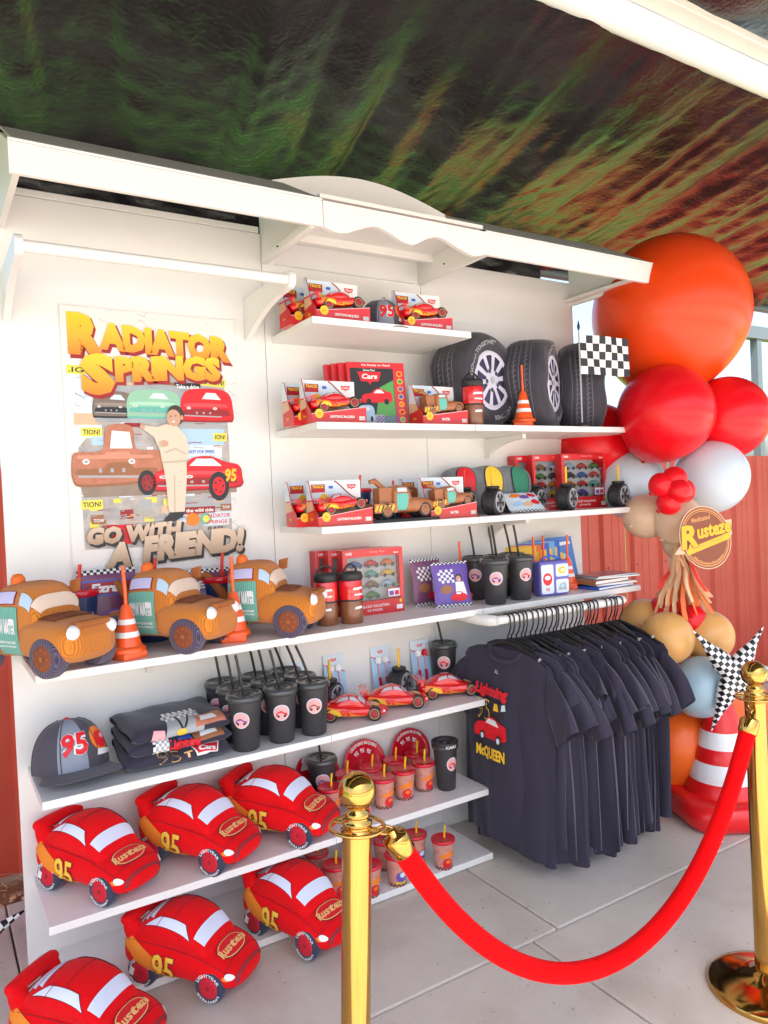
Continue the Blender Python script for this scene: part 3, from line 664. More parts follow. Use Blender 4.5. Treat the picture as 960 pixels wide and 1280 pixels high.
def make_plush(label, loc, rz, group):
    t = thing('plush_car', label, 'plush toy', loc, rz, group)
    b = B(); PB.body(b, PLUSH, 34, 32); b.build('body', t)
    b = B(); PC.body(b, PLUSH, 26, 28); b.build('cabin', t)
    b = B()      # spoiler
    for i in range(1):
        sp = Loft([(-.09, .01, -.010, .010), (-.085, .02, -.016, .016), (0, .026, -.02, .02), (.085, .02, -.016, .016), (.09, .01, -.010, .010)], 2)
        b.M = rotM(z=PI / 2, loc=(-.185, 0, .188)) @ Matrix.Rotation(.0, 4, 'X'); sp.body(b, PLUSH, 14, 14)
        b.M = Matrix.Identity(4)
        for sy in (-.07, .07): b.tube([(-.165, sy * .8, .135), (-.178, sy * .9, .165), (-.185, sy, .188)], [.034, .028, .02], 12, PLUSH)
    b.build('spoiler', t)
    # windows
    for s_ in (-1, 1):
        q = (lambda v: v) if s_ < 0 else (lambda v: .5 - v)
        b = B(); b.patch(PC, [(-.121, q(.078)), (.05, q(.038)), (.025, q(.131)), (-.073, q(.142))], PLSEAM, .0014, 10, 6); b.patch(PC, [(-.115, q(.085)), (.045, q(.045)), (.022, q(.125)), (-.07, q(.135))], PLWIN, .0022, 10, 6); b.build('side_window', t)
        b = B(); b.patch(PC, [(-.073, q(.05)), (-.0705, q(.05)), (-.0545, q(.15)), (-.057, q(.15))], PLSEAM, .0032, 1, 6); b.build('seam', t)
        b = B(); b.patch(PB, [(-.2, q(.06)), (-.05, q(-.11)), (-.03, q(-.02)), (-.16, q(.11))], GRAD_O, .0018, 10, 8); b.patch(PB, [(-.06, q(-.1)), (.07, q(-.125)), (.02, q(-.09)), (-.05, q(-.04))], PLYEL, .0022, 8, 4); b.build('side_stripe', t)
        b = B()
        if s_ < 0: b.text_on(PB, '95', -.075, .005, -.11, .055, PLSEAM, .0030, .07, .12); b.text_on(PB, '95', -.072, .001, -.10, .05, PLYEL, .0040, .03, .12)
        else: b.text_on(PB, '95', .005, -.075, .61, .445, PLSEAM, .0030, .07); b.text_on(PB, '95', .001, -.072, .60, .45, PLYEL, .0040, .03)
        b.build('number', t)
        b = B(); b.disc_on(PB, .178, q(.055), .012, .035, PLWH, .002); b.disc_on(PB, .170, q(.03), .01, .02, GRAD_O, .0016); b.build('headlight', t)
    b = B()
    for k_s in (-1, 1):
        q = (lambda v: v) if k_s < 0 else (lambda v: .5 - v)
        b.tube([PB.at(x / 100, q(.075 + .03 * math.sin((x + 20) / 40 * PI)), .0008) for x in range(-19, 20, 2)], .0013, 5, PLSEAM, False)
        b.tube([PB.at(.118 + .062 * math.cos(a), q(-.17 + .13 * math.sin(a)), .001) for a in [PI * i / 12 for i in range(13)]], .0016, 5, PLSEAM, False)
    b.tube([PB.at(.165, .05 + .4 * i / 12, .0008) for i in range(13)], .0012, 5, PLSEAM, False); b.tube([PC.at(-.02, .07 + .36 * i / 12, .0008) for i in range(13)], .0012, 5, PLSEAM, False)
    b.build('seam', t)
    b = B(); b.patch(PB, [(.192, -.03), (.192, .53), (.2, .5), (.2, .0)], mat('plush_grille', (.3, .02, .03), .9), .002, 12, 2); b.build('grille', t)
    b = B(); b.box((-.15, -.107, .05), (.016, .0015, .024), PLWH, Matrix.Rotation(.3, 4, 'Y')); b.build('cloth_tag', t)
    b = B(); b.patch(PC, [(.055, .085), (.055, .415), (.086, .40), (.086, .10)], PLWIN, .0024, 12, 6); b.build('windshield', t)
    b = B()
    for k in range(3):
        u0 = -.155 + k * .022; b.patch(PC, [(u0, .15), (u0 + .018, .13), (u0 + .018, .37), (u0, .35)], PLWIN, .0024, 3, 10)
    b.build('rear_window', t)
    b = B(); b.disc_on(PB, .135, .25, .030, .085, PLSEAM, .0026, 24); b.disc_on(PB, .135, .25, .027, .078, PGOLD, .0030, 24); b.disc_on(PB, .135, .25, .0245, .071, PRED, .0034, 24)
    vs, fs, ar = tmesh('Rusteze', .03, .2)
    b.on(PB, [(.147 - .024 * bb_, .165 + .17 * a) for a, bb_ in vs], fs, PGOLD, .0045, False); b.build('emblem', t)
    for x in (-.122, .118):
        for s_ in (-1, 1): wheel_part(t, (x, s_ * .104, .048), .05, .04, PLNAVY, PLRIM, s_, 'LIGHTYEAR', PLWH)
    return t
Gp = 'red plush race cars on the lower shelves and floor'
pl = make_plush('red plush race car at the outer shelf end, below the grey fronted cap', (.502, -.185, S7), R(-60), Gp)
for loc, rz, lb in (((.832, -.200, S7), -57, 'red plush race car in the middle of the low shelf row'),
                    ((1.135, -.205, S7), -54, 'red plush race car at the inner shelf end, nearest the party cups'),
                    ((.40, -.50, .0), -48, 'foremost red plush race car, cut off by the bottom of the photo'),
                    ((.735, -.385, .015), -52, 'red plush race car on the floor between the foremost one and the brass post'),
                    ((1.105, -.385, .015), -68, 'red plush race car half behind the brass post with its tail on the base shelf')):
    o = dup(pl, lb, loc, R(rz)); sl = random.Random(lb); o.scale = (1 + sl.uniform(-.03, .03), 1 + sl.uniform(-.03, .04), 1 + sl.uniform(-.05, .05)); o.rotation_euler = (R(sl.uniform(-3, 3)), R(sl.uniform(-1.5, 1.5)), R(rz))

# ------------------------------------------------------------------ plush tow trucks
TBODY = Loft([(-.02, .08, .045, .14), (.0, .098, .04, .158), (.06, .106, .035, .165), (.12, .108, .032, .16), (.165, .1, .034, .15), (.19, .08, .045, .135), (.2, .05, .06, .115)], 3.2)
TCAB = Loft([(-.125, .07, .05, .22), (-.115, .088, .04, .25), (-.07, .094, .04, .262), (-.01, .094, .04, .262), (.02, .09, .05, .25), (.045, .085, .08, .21), (.055, .07, .1, .18)], 3.4)
TBED = Loft([(-.26, .05, .05, .09), (-.25, .085, .045, .11), (-.18, .095, .04, .125), (-.1, .09, .04, .12)], 3.2)
RUSTF = mat('rust_felt', (.38, .12, .03), .85, bump=.3, bscale=300)
def make_truck(label, loc, rz, group):
    t = thing('plush_tow_truck', label, 'plush toy', loc, rz, group)
    b = B(); TBODY.body(b, KNIT, 22, 30); b.build('hood', t)
    b = B(); TCAB.body(b, KNIT, 22, 30); b.build('cab', t)
    b = B(); TBED.body(b, KNIT, 14, 22); b.build('bed', t)
    b = B(); b.patch(TBODY, [(-.0, .145), (-.0, .355), (.12, .34), (.12, .16)], SUEDE, .004, 8, 8); b.build('hood_patch', t)
    for s_ in (-1, 1):
        q = (lambda v: v) if s_ < 0 else (lambda v: .5 - v)
        b = B(); b.patch(TCAB, [(-.112, q(-.14)), (-.008, q(-.14)), (-.008, q(.035)), (-.112, q(.035))], KNITT, .003, 8, 8)
        o = b.build('door', t)
        b = B()
        for txt, a, c_, ww in (('TOW MATER', -.02, .004, .088), ('TOWING & SALVAGE', -.058, -.045, .08), ('RADIATOR SPRINGS', -.078, -.067, .08)):
            if s_ < 0: b.text_on(TCAB, txt, -.06 - ww / 2, -.06 + ww / 2, a, c_, PLWH, .0045, .04)
            else: b.text_on(TCAB, txt, -.06 + ww / 2, -.06 - ww / 2, .5 - a, .5 - c_, PLWH, .0045, .04)
            b.build('lettering', o); b = B()
        b = B(); b.patch(TCAB, [(-.108, q(.045)), (-.018, q(.045)), (-.018, q(.118)), (-.108, q(.118))], PLSEAM, .0026, 6, 6); b.patch(TCAB, [(-.104, q(.049)), (-.022, q(.049)), (-.022, q(.114)), (-.104, q(.114))], LILAC, .0036, 6, 6); b.build('side_window', t)
        b = B(); b.patch(TCAB, [(.0, q(.045)), (.036, q(.04)), (.034, q(.12)), (.0, q(.115))], BABYB, .003, 5, 6); b.build('quarter_window', t)
        b = B(); b.lathe([(.0, .012), (.012, .010), (.02, .002), (.022, -.006)], 14, PLWH, rotM(y=PI / 2, loc=(.19, s_ * .068, .125)), caps=False); b.build('headlight', t)
        for x in (-.165, .108): wheel_part(t, (x, s_ * .112, .056), .06, .05, KNITP, SUEDE, s_, spokes=4, sm=RUSTF)
    b = B(); b.patch(TCAB, [(.036, .075), (.036, .425), (.0525, .40), (.0525, .10)], CREAM, .0035, 12, 5); b.build('windshield', t)
    b = B(); b.lathe([(.0, .026), (.013, .023), (.02, .012), (.021, 0), (.019, -.01)], 16, mat('orange_beacon', (.85, .16, .015), .6), rotM(loc=(-.08, -.03, .262)), caps=False); b.build('beacon', t)
    b = B(); b.tube([(-.15, 0, .11), (-.19, 0, .17), (-.235, 0, .215), (-.262, 0, .205), (-.272, 0, .18), (-.262, 0, .165), (-.248, 0, .172)], [.02, .018, .014, .012, .011, .01, .008], 10, RUSTF); b.build('tow_boom', t)
    b = B(); b.prism([(.02, .215), (.05, .225), (.055, .262), (.024, .256)], .07, .085, RUSTF, 'y'); b.build('mirror', t)
    b = B(); b.box((.185, 0, .145), (.03, .12, .02), RUSTF); b.build('nose_trim', t, bev=.008)
    return t
Gt = 'brown plush tow trucks on the shelf under the poster'
tr = make_truck('brown knit tow truck plush overhanging the outer end of the shelf under the poster', (.375, -.275, T4), R(-58), Gt)
dup(tr, 'brown knit tow truck plush between the two orange cone cups', (.775, -.225, T4), R(-52))
dup(tr, 'brown knit tow truck plush beside the brown and red flasks', (1.115, -.215, T4), R(-42))

# ------------------------------------------------------------------ cone cups
def make_cone(label, loc, group, s=1.0):
    t = thing('cone_cup', label, 'cup', loc, random.uniform(-.4, .4), group); t.scale = (s,) * 3
    b = B(); b.lathe([(.058, 0), (.060, .004), (.060, .020), (.056, .024)], 4, ORCONE, Matrix.Rotation(PI / 4, 4, 'Z'), smooth=False); b.lathe([(.054, .022), (.054, .034), (.045, .040)], 28, ORCONE); b.build('base', t, bev=.003)
    b = B(); b.lathe([(.044, .036), (.016, .158), (.010, .168)], 28, ORCONE); b.build('cone', t)
    for z0, z1 in ((.068, .085), (.108, .124)):
        f = lambda z: .0448 - (.028) * (z - .036) / .122
        b = B(); b.lathe([(f(z0), z0), (f(z1), z1)], 28, PWHI, caps=False); b.build('white_band', t)
    b = B(); b.tube([(0, 0, .16), (0, 0, .21), (-.004, 0, .29)], .006, 10, ORCONE); b.build('straw', t)
    return t
Gc = 'orange traffic cone cups with straws'
c0 = make_cone('orange cone cup between the outermost and the middle plush tow truck', (.60, -.30, T4), Gc)
dup(c0, 'orange cone cup between the middle and the innermost plush tow truck', (.962, -.275, T4), 1.1)
dup(c0, 'orange cone cup on the upper shelf in front of the second big tyre', (2.305, -.30, T2), .7, scale=.92)
dup(c0, 'orange cone cup beside the comic style snack bags', (2.065, -.12, T4), .3, scale=.9)
for i, (x, y) in enumerate(((2.47, -.15), (2.56, -.12), (2.635, -.20))):
    dup(c0, ('orange cone cup hidden behind the purple lunch box, nearest the black tumblers', 'orange cone cup behind the purple lunch box, middle of three straws', 'orange cone cup leaning its straw before the blue picture book')[i], (x, y, T4), .5 + i, scale=.88)

# ------------------------------------------------------------------ tumblers
PICS = {}
def scene_sticker(b, S, u, z, ru, rz_, kind, off=.0012):
    b.disc_on(S, u, z, ru * 1.08, rz_ * 1.08, PWHI, off, 24)
    b.disc_on(S, u, z, ru, rz_, PPINK, off + .0004, 24)
    n = 12; pts = [(u + ru * math.cos(PI * k / n), z + rz_ * math.sin(PI * k / n)) for k in range(n + 1)]
    b.on(S, pts, [tuple(range(n + 1))], PSKY, off + .0008, False)
    b.on(S, [(u - ru * .95, z + .1 * rz_), (u + ru * .95, z + .1 * rz_), (u + ru * .5, z + .45 * rz_), (u, z + .3 * rz_), (u - ru * .45, z + .5 * rz_)], [(0, 1, 2, 3, 4)], PTAN, off + .0011, False)
    c = {'red': PRED, 'brown': PBRN, 'navy': PPUR}[kind]
    b.on(S, [(u - .7 * ru, z - .45 * rz_), (u + .7 * ru, z - .45 * rz_), (u + .75 * ru, z - .1 * rz_), (u + .3 * ru, z), (u + .1 * ru, z + .25 * rz_), (u - .3 * ru, z + .2 * rz_), (u - .7 * ru, z - .1 * rz_)], [tuple(range(7))], c, off + .0015, False)
    for q in (-.4, .4): b.disc_on(S, u + q * ru, z - .45 * rz_, .16 * ru, .18 * rz_, PBLK, off + .0019, 8)
def make_tumbler(label, loc, group, kind='red', lean=.1, u=.0, straw=True, rz=0.0):
    t = thing('tumbler', label, 'tumbler', loc, rz, group)
    b = B(); b.lathe([(.034, 0), (.037, .004), (.049, .172)], 32, CUPBLK); b.build('cup_body', t)
    b = B(); b.lathe([(.0515, .168), (.054, .170), (.0545, .182), (.052, .186), (.050, .192), (.046, .192), (.044, .186), (.012, .186), (.011, .189), (.006, .189)], 32, LIDBLK); b.build('lid', t)
    S = Cone(.037, .049, .004, .172); b = B(); scene_sticker(b, S, u, .112, .078, .026, kind); b.build('sticker', t)
    if straw:
        b = B(); b.tube([(0, 0, .17), (math.sin(lean) * .1, 0, .27), (math.sin(lean) * .17, 0, .325)], .0042, 10, STRBLK); b.build('straw', t)
    return t
Gb = 'black tumblers with round stickers beside the folded shirts'
tums = {k: make_tumbler('x', (0, 0, 0), Gb, k, l, u) for k, l, u in (('navy', -.12, -.10), ('red', -.16, -.06), ('brown', -.3, -.06))}
rows = [('front', -.300), ('middle', -.185), ('rear', -.07)]; cols = [('nearest the folded shirts', .975, 'navy'), ('in the middle column', 1.108, 'red'), ('nearest the toy race cars', 1.234, 'brown')]
used = set(); leans = [.06, -.1, .12, -.14, .02, .1, -.06, .14, -.02]
i = 0
for rn, y in rows:
    for cn, x, k in cols:
        lb = 'black tumbler in the %s row beside the folded shirts, %s' % (rn, cn)
        if k not in used: o = tums[k]; used.add(k); o['label'] = lb; o.location = (x, y, S6)
        else: o = dup(tums[k], lb, (x + (i % 2) * .006, y, S6), leans[i])
        o.scale = (1.17, 1.17, 1.0); i += 1
Gb2 = 'black tumblers beside the purple lunch box'
for (x, y, rz, lb) in ((2.105, -.30, .05, 'black tumbler standing foremost at the shelf step above the shirt rack'), (2.14, -.13, -.1, 'black tumbler behind the orange straw, above the start of the shirt rack'), (2.265, -.28, .15, 'black tumbler right beside the purple lunch box'), (2.235, -.165, .3, 'black tumbler in the back row between the two sticker tumblers'), (2.335, -.15, -.2, 'black tumbler in the back row behind the lunch box')):
    o = dup(tums['navy' if x < 2.2 else 'red'], lb, (x, y, T4), rz); o['group'] = Gb2
o = dup(tums['red'], 'black tumbler standing behind the innermost toy race car', (1.985, -.075, S6), -.25); o['group'] = Gb2
o = make_tumbler('tall black tumbler with open dark rim at the end of the party cup shelf', (1.845, -.25, S7), None, 'red', 0, -.0, False)
b = B(); b.lathe([(.0495, .17), (.053, .172), (.056, .196), (.054, .2), (.045, .199), (.044, .176)], 28, RUB); b.text_on(Cone(.053, .056, .172, .196), 'CARS', -.09, .05, .178, .19, PWHI, .001); b.build('rubber_rim', o); o['category'] = 'tumbler'
dup(tums['navy'], 'black tumbler with a straw standing behind the inner plush race car', (1.365, -.08, S7), .2)

# ------------------------------------------------------------------ tyre-shaped cups
def make_wheelcup(label, loc, rz, group, smat):
    t = thing('tyre_cup', label, 'cup', loc, rz, group)
    T = rotM(x=PI / 2, loc=(0, 0, .056))
    prof = [(.030, -.034), (.048, -.034), (.054, -.029), (.056, -.02)]
    for k in range(6): z = -.02 + .008 * k; prof += [(.056, z), (.0535, z + .002), (.0535, z + .004), (.056, z + .006)]
    prof += [(.056, .026), (.054, .030), (.048, .034), (.040, .034)]
    b = B(); b.lathe(prof, 32, RUB, T); b.build('tyre', t)
    b = B(); b.lathe([(.0405, .0335), (.0395, .031), (.012, .030), (.010, .033), (.001, .034)], 28, RIMD, T, caps=False)
    for k in range(5):
        a = 2 * PI * k / 5 + .3
        for d in (-.14, .14): b.prism([(.009 * math.cos(a + d), .009 * math.sin(a + d)), (.009 * math.cos(a - d), .009 * math.sin(a - d)), (.039 * math.cos(a + d - .06), .039 * math.sin(a + d - .06)), (.039 * math.cos(a + d + .06), .039 * math.sin(a + d + .06))], 0, 0, RIMD) if False else b.flat([(.008 * math.cos(a + d * 2), .008 * math.sin(a + d * 2)), (.039 * math.cos(a + d - .12), .039 * math.sin(a + d - .12)), (.039 * math.cos(a + d + .12), .039 * math.sin(a + d + .12))], PGRY, T, .0345)
    b.lathe([(.038, .034), (.041, .0362), (.045, .034)], 28, PGRY, T, caps=False); b.build('rim', t)
    b = B(); b.lathe([(.024, .1), (.026, .112), (.030, .113), (.030, .121), (.026, .124), (.006, .124)], 24, RUB); b.build('lid', t)
    b = B(); b.tube([(0, 0, .12), (0, 0, .16), (.002, 0, .2)], .0055, 10, smat); b.build('straw', t)
    return t
Gw = 'tyre shaped cups with straws'
wy = make_wheelcup('black tyre cup with yellow straw before the traffic light cushion', (2.125, -.285, T3), .42, Gw, STRYEL)
wr = make_wheelcup('black tyre cup with red straw behind the one before the traffic light cushion', (2.07, -.165, T3), .3, Gw, STRRED)
dup(wy, 'black tyre cup with yellow straw beside the toy car bag', (2.585, -.26, T3), .35)
dup(wr, 'black tyre cup with red straw before the rear collection boxes', (2.50, -.145, T3), .3)
dup(wy, 'black tyre cup with yellow straw at the outermost end of its shelf', (2.90, -.29, T3), .2)
dup(wy, 'black tyre cup with yellow straw between the tumblers and the first toy race car', (1.42, -.075, S6), .5)
dup(wy, 'black tyre cup with yellow straw behind the middle toy race car', (1.74, -.09, S6), .5)

# ------------------------------------------------------------------ toy cars
def toy_loft(k=1.0):
    Bd = Loft([(-.122, .03, .022, .045), (-.115, .044, .018, .056), (-.06, .05, .014, .058), (0, .048, .013, .05), (.06, .05, .013, .05), (.1, .046, .014, .04), (.12, .03, .018, .032), (.125, .015, .02, .028)], 3)
    Cb = Loft([(-.09, .03, .03, .054), (-.06, .038, .03, .07), (-.02, .04, .03, .082), (.015, .039, .03, .078), (.045, .037, .03, .056), (.055, .034, .03, .046)], 2.6)
    return Bd, Cb
TB_, TC_ = toy_loft()
def toy_parts(par, name='toy_car'):
    """fills PAR with the parts of a glossy red toy race car, about 25 cm long, front to +X"""
    b = B(); TB_.body(b, TOYRED, 22, 22); TC_.body(b, TOYRED, 14, 18)
    b.box((-.118, 0, .072), (.03, .104, .006), TOYRED, Matrix.Rotation(-.2, 4, 'Y'))
    for s_ in (-.035, .035): b.box((-.112, s_, .062), (.012, .006, .022), TOYRED)
    return b
def toy_glass(): 
    b = B()
    for s_ in (0, 1):
        q = (lambda v: v) if not s_ else (lambda v: .5 - v)
        b.patch(TC_, [(-.055, q(.07)), (-.012, q(.07)), (-.012, q(.15)), (-.04, q(.15))], TOYGLS, .0012, 4, 3); b.patch(TC_, [(-.007, q(.07)), (.03, q(.06)), (.01, q(.15)), (-.007, q(.15))], TOYGLS, .0012, 4, 3)
    b.patch(TC_, [(.022, .12), (.022, .38), (.044, .38), (.044, .12)], TOYGLS, .0012, 5, 3); return b
def toy_trim():
    b = B()
    for s_ in (0, 1):
        q = (lambda v: v) if not s_ else (lambda v: .5 - v)
        b.patch(TB_, [(-.105, q(-.02)), (.03, q(-.12)), (.05, q(-.07)), (-.1, q(.1))], PORA, .001, 6, 3)
        b.patch(TB_, [(-.09, q(-.05)), (.01, q(-.13)), (.0, q(-.07)), (-.07, q(.04))], PYEL, .0015, 6, 3)
    b.text_on(TB_, '95', -.04, -.005, -.09, .04, PRED, .0022, .05)
    b.disc_on(TB_, .112, .06, .004, .05, PWHI, .001); b.disc_on(TB_, .112, .44, .004, .05, PWHI, .001); b.disc_on(TB_, .08, .25, .014, .05, PGOLD, .001); return b
def toy_wheel():
    T = Matrix.Rotation(PI / 2, 4, 'X'); b = B(); b.lathe([(.022, -.02), (.024, -.018), (.024, -.003), (.021, 0), (.018, 0)], 20, RUB, T); b.lathe([(.0165, .0003), (.016, .001), (.0155, .0012), (.015, 0)], 20, PGOLD, T, caps=False); b.lathe([(.0125, .0006), (.002, .002)], 16, PDRED, T); return b
def make_toy(label, loc, rz, group):
    t = thing('toy_car', label, 'toy car', loc, rz, group)
    b_ = toy_parts(t).build('body', t); toy_glass().build('windows', t); toy_trim().build('side_print', t)
    w0 = toy_wheel().build('wheel', t); w0.location = (-.075, -.05, .024)
    for x, s_ in ((.078, -1), (-.075, 1), (.078, 1)): child('wheel', w0, t, (x, s_ * .05, .024), (0, 0, 0 if s_ < 0 else PI))
    return t
Gy = 'glossy red toy race cars'
ty = make_toy('glossy red toy race car partly hidden by the black tumblers', (1.43, -.235, S6), R(-32), Gy)
dup(ty, 'glossy red toy race car in the middle of three, before the cutlery cards', (1.635, -.215, S6), R(-25))
dup(ty, 'glossy red toy race car at the shelf end nearest the dark shirts', (1.90, -.215, S6), R(-20))
for o in list(bpy.data.objects):
    if o.name.startswith('toy_car') and o.parent is None: o.scale = (1.08, 1.08, 1.15)

# small tow truck toy
TTB = Loft([(.0, .03, .02, .06), (.01, .042, .018, .066), (.07, .045, .016, .066), (.11, .04, .018, .058), (.122, .025, .022, .05)], 3.4)
TTC = Loft([(-.045, .032, .018, .09), (-.04, .04, .018, .104), (.0, .041, .018, .108), (.022, .038, .02, .1), (.032, .034, .03, .07)], 3.4)
def tow_body():
    b = B(); TTB.body(b, TOYBRN, 14, 20); TTC.body(b, TOYBRN, 14, 20)
    b.box((-.08, 0, .035), (.09, .088, .03), TOYBRN); b.box((-.06, 0, .075), (.07, .05, .05), TOYBRN)
    b.tube([(-.06, 0, .09), (-.1, 0, .125), (-.12, 0, .12)], [.012, .009, .007], 8, TOYBRN); return b
def tow_detail():
    b = B()
    for s_ in (0, 1):
        q = (lambda v: v) if not s_ else (lambda v: .5 - v)
        b.patch(TTC, [(-.034, q(-.12)), (.012, q(-.12)), (.012, q(.03)), (-.034, q(.03))], PTEAL, .001, 4, 3); b.patch(TTC, [(-.03, q(.05)), (.008, q(.05)), (.008, q(.115)), (-.03, q(.115))], PPALE, .001, 4, 3)
    for k in range(5): b.box((-.118 + k * .016, -.0447, .035), (.008, .001, .022), PYEL, Matrix.Rotation(.5, 4, 'Y'))
    b.patch(TTC, [(.0205, .1), (.0205, .4), (.029, .38), (.029, .12)], PPALE, .001, 5, 3); return b
def tow_wheel():
    T = Matrix.Rotation(PI / 2, 4, 'X'); b = B(); b.lathe([(.024, -.02), (.026, -.018), (.026, -.003), (.022, 0), (.017, 0)], 20, RUB, T); b.lathe([(.0175, .0005), (.012, -.002), (.010, .001), (.002, .002)], 16, PBRN, T); return b
t = thing('toy_tow_truck', 'brown toy tow truck with a teal door standing unboxed on the shelf', 'toy truck', (1.665, -.27, T3 + .012), R(-4)); t.scale = (1.1, 1.1, 1.2)
ttb = tow_body().build('body', t); ttd = tow_detail().build('door_print', t); ttw = tow_wheel().build('wheel', t); ttw.location = (-.075, -.045, .026)
for x, s_ in ((.078, -1), (-.075, 1), (.078, 1)): child('wheel', ttw, t, (x, s_ * .045, .026), (0, 0, 0 if s_ < 0 else PI))
b = B(); b.box((0, 0, -.006), (.27, .1, .012), RUB); b.build('stand', t, bev=.003)

# ------------------------------------------------------------------ boxed toy vehicles
CARSLOGO = lambda b, x, y, s, T, z: (b.flat([(x - s, y + .45 * s), (x + s, y + .45 * s), (x + .75 * s, y - .3 * s), (x + .15 * s, y - .35 * s), (x, y - .6 * s), (x - .15 * s, y - .35 * s), (x - .75 * s, y - .3 * s)], PRED, T, z), b.text('Cars', x, y + .08 * s, 1.3 * s, .42 * s, PWHI, T, z + .0004, .03, .15))
def box_card(b, T, w_, h_, z=.0006):
    b.rect(-w_ / 2, .0, w_ / 2, h_, PPALE, T, z)
    b.flat([(-w_ / 2, 0), (w_ / 2, 0), (w_ / 2, .35 * h_), (-w_ / 2, .5 * h_)], PTAN, T, z + .0004)
    b.flat([(-w_ / 2, 0), (w_ / 2, 0), (w_ / 2, .12 * h_), (-w_ / 2, .34 * h_)], CARDR, T, z + .0008)
    n = 8; cur = [(w_ * (.02 + .48 * (k / n)), h_ * (1 - .42 * (math.sin(k / n * PI / 2)) ** 1.3)) for k in range(n + 1)]
    b.flat(cur + [(w_ / 2, h_)], PWHI, T, z + .0009)
    for k in range(n):
        (x0, y0), (x1, y1) = cur[k], cur[k + 1]; b.flat([(x0, y0), (x1, y1), (x1 - .003, y1 - .004), (x0 - .003, y0 - .004)], PDRED, T, z + .0012)
    b.rect(-w_ * .42, h_ * .74, -w_ * .17, h_ * .92, PDRED, T, z + .001); b.text('TRACK', -w_ * .295, h_ * .87, w_ * .22, h_ * .07, PYEL, T, z + .0015, .04); b.text('TALKERS', -w_ * .295, h_ * .78, w_ * .22, h_ * .07, PRED, T, z + .0015, .04)
    CARSLOGO(b, w_ * .33, h_ * .85, w_ * .09, T, z + .0016); b.rect(-w_ * .1, h_ * .82, -w_ * .02, h_ * .88, PBLU, T, z + .0014)
    b.disc(-w_ * .2, h_ * .62, w_ * .07, w_ * .07, PYEL, T, z + .0016, 10)
def make_toybox(label, loc, rz, group, kind, name_text):
    w_, h_, d_ = .225, .168, .088
    t = thing('toy_box', label, 'toy package', loc, rz, group)
    b = B(); b.box((0, .0015, h_ / 2), (w_, .003, h_), CARDW); box_card(b, FRONT, w_, h_); b.build('backing_card', t)
    b = B(); x0 = -w_ / 2
    b.prism([(0, .0), (0, h_), (-.02, h_), (-d_ * .6, h_ * .5), (-d_, .045), (-d_, 0)], x0 - .002, x0, CARDR, 'x')
    Tm = Matrix.Translation((x0 - .0025, 0, 0)) @ Matrix(((0, 0, -1, 0), (-1, 0, 0, 0), (0, 1, 0, 0), (0, 0, 0, 1)))
    b.flat([(0.001, h_ * .3), (.001, h_ - .002), (.02, h_ - .002), (d_ * .58, h_ * .5), (d_ * .66, h_ * .4)], PPALE, Tm, .0004)
    b.flat([(0.001, h_ * .3), (.001, h_ * .55), (d_ * .56, h_ * .52), (d_ * .7, h_ * .36)], PTAN, Tm, .0008)
    b.text('Cars', d_ * .45, h_ * .17, .022, .01, PYEL, Tm, .0008, .03); b.build('side_flap', t)
    b = B(); b.prism([(-w_ / 2, 0), (w_ / 2, 0), (w_ / 2, .062), (-w_ / 2, .034)], -d_ - .002, -d_, CARDR, 'y'); b.box((0, -d_ / 2, .001), (w_, d_, .002), CARDR)
    b.prism([(0, 0), (0, .06), (-d_, .06), (-d_, 0)], w_ / 2 - .002, w_ / 2, CARDR, 'x')
    Tf = Matrix.Translation((0, -d_ - .0022, 0)) @ FRONT
    b.disc(-w_ * .36, .034, .017, .017, PYEL, Tf, .0006); b.text('3+', -w_ * .36, .034, .014, .012, PORA, Tf, .001, .03)
    b.flat([(-w_ / 2, .031), (w_ / 2, .059), (w_ / 2, .062), (-w_ / 2, .034)], PPINK, Tf, .0004)
    b.text(name_text, .012 if len(name_text) > 5 else .0, .023, .1 if len(name_text) > 5 else .04, .011, PWHI, Tf, .0006, .03); b.rect(w_ * .36, .012, w_ * .47, .026, PWHI, Tf, .0006)
    for k in range(5): b.rect(w_ * .37 + k * .005, .013, w_ * .375 + k * .005, .025, PBLK, Tf, .001)
    b.build('front_tray', t)
    if kind == 'car':
        o = child('toy_car', toybody, t, (.005, -.046, .05), (0, R(-8), 0), (.86,) * 3)
        for x in (-.072, .075): child('wheel', toywheel, o, (x, -.05, .022), scale=(1.1, 1.1, 1.1))
        child('windows', toyglass, o); child('side_print', toytrim, o)
    else:
        o = child('toy_truck', ttb, t, (.01, -.046, .04), (0, R(-6), 0), (.85,) * 3)
        for x in (-.075, .078): child('wheel', ttw, o, (x, -.045, .026))
        child('door_print', ttd, o)
    return t
k_ = {c.name.split('.')[0]: c for c in kids(ty)}
toybody, toywheel, toyglass, toytrim = k_['body'], k_['wheel'], k_['windows'], k_['side_print']
Gx = 'red boxes holding a toy race car'; Gz = 'red boxes holding a toy tow truck'
bx = make_toybox('red box with a toy race car on the top shelf, foremost beside the dark cap', (1.42, -.235, T1), 0, Gx, 'car', 'LIGHTNING McQUEEN')
for loc, rz, lb in (((1.365, -.125, T1), 2, 'red box with a toy race car at the top shelf corner, behind its neighbour'), ((1.815, -.225, T1), -3, 'red box with a toy race car at the free end of the top shelf'), ((1.83, -.12, T1), 0, 'red box with a toy race car tucked behind the one at the top shelf end'),
                    ((1.355, -.14, T2), 1, 'red box with a toy race car at the second shelf corner, rear of two'), ((1.385, -.235, T2), -2, 'red box with a toy race car before the big red storybooks'),
                    ((1.345, -.15, T3), 0, 'red box with a toy race car at the third shelf corner, rear of two'), ((1.39, -.24, T3), -1, 'red box with a toy race car beside the unboxed toy tow truck')):
    dup(bx, lb, loc, R(rz))
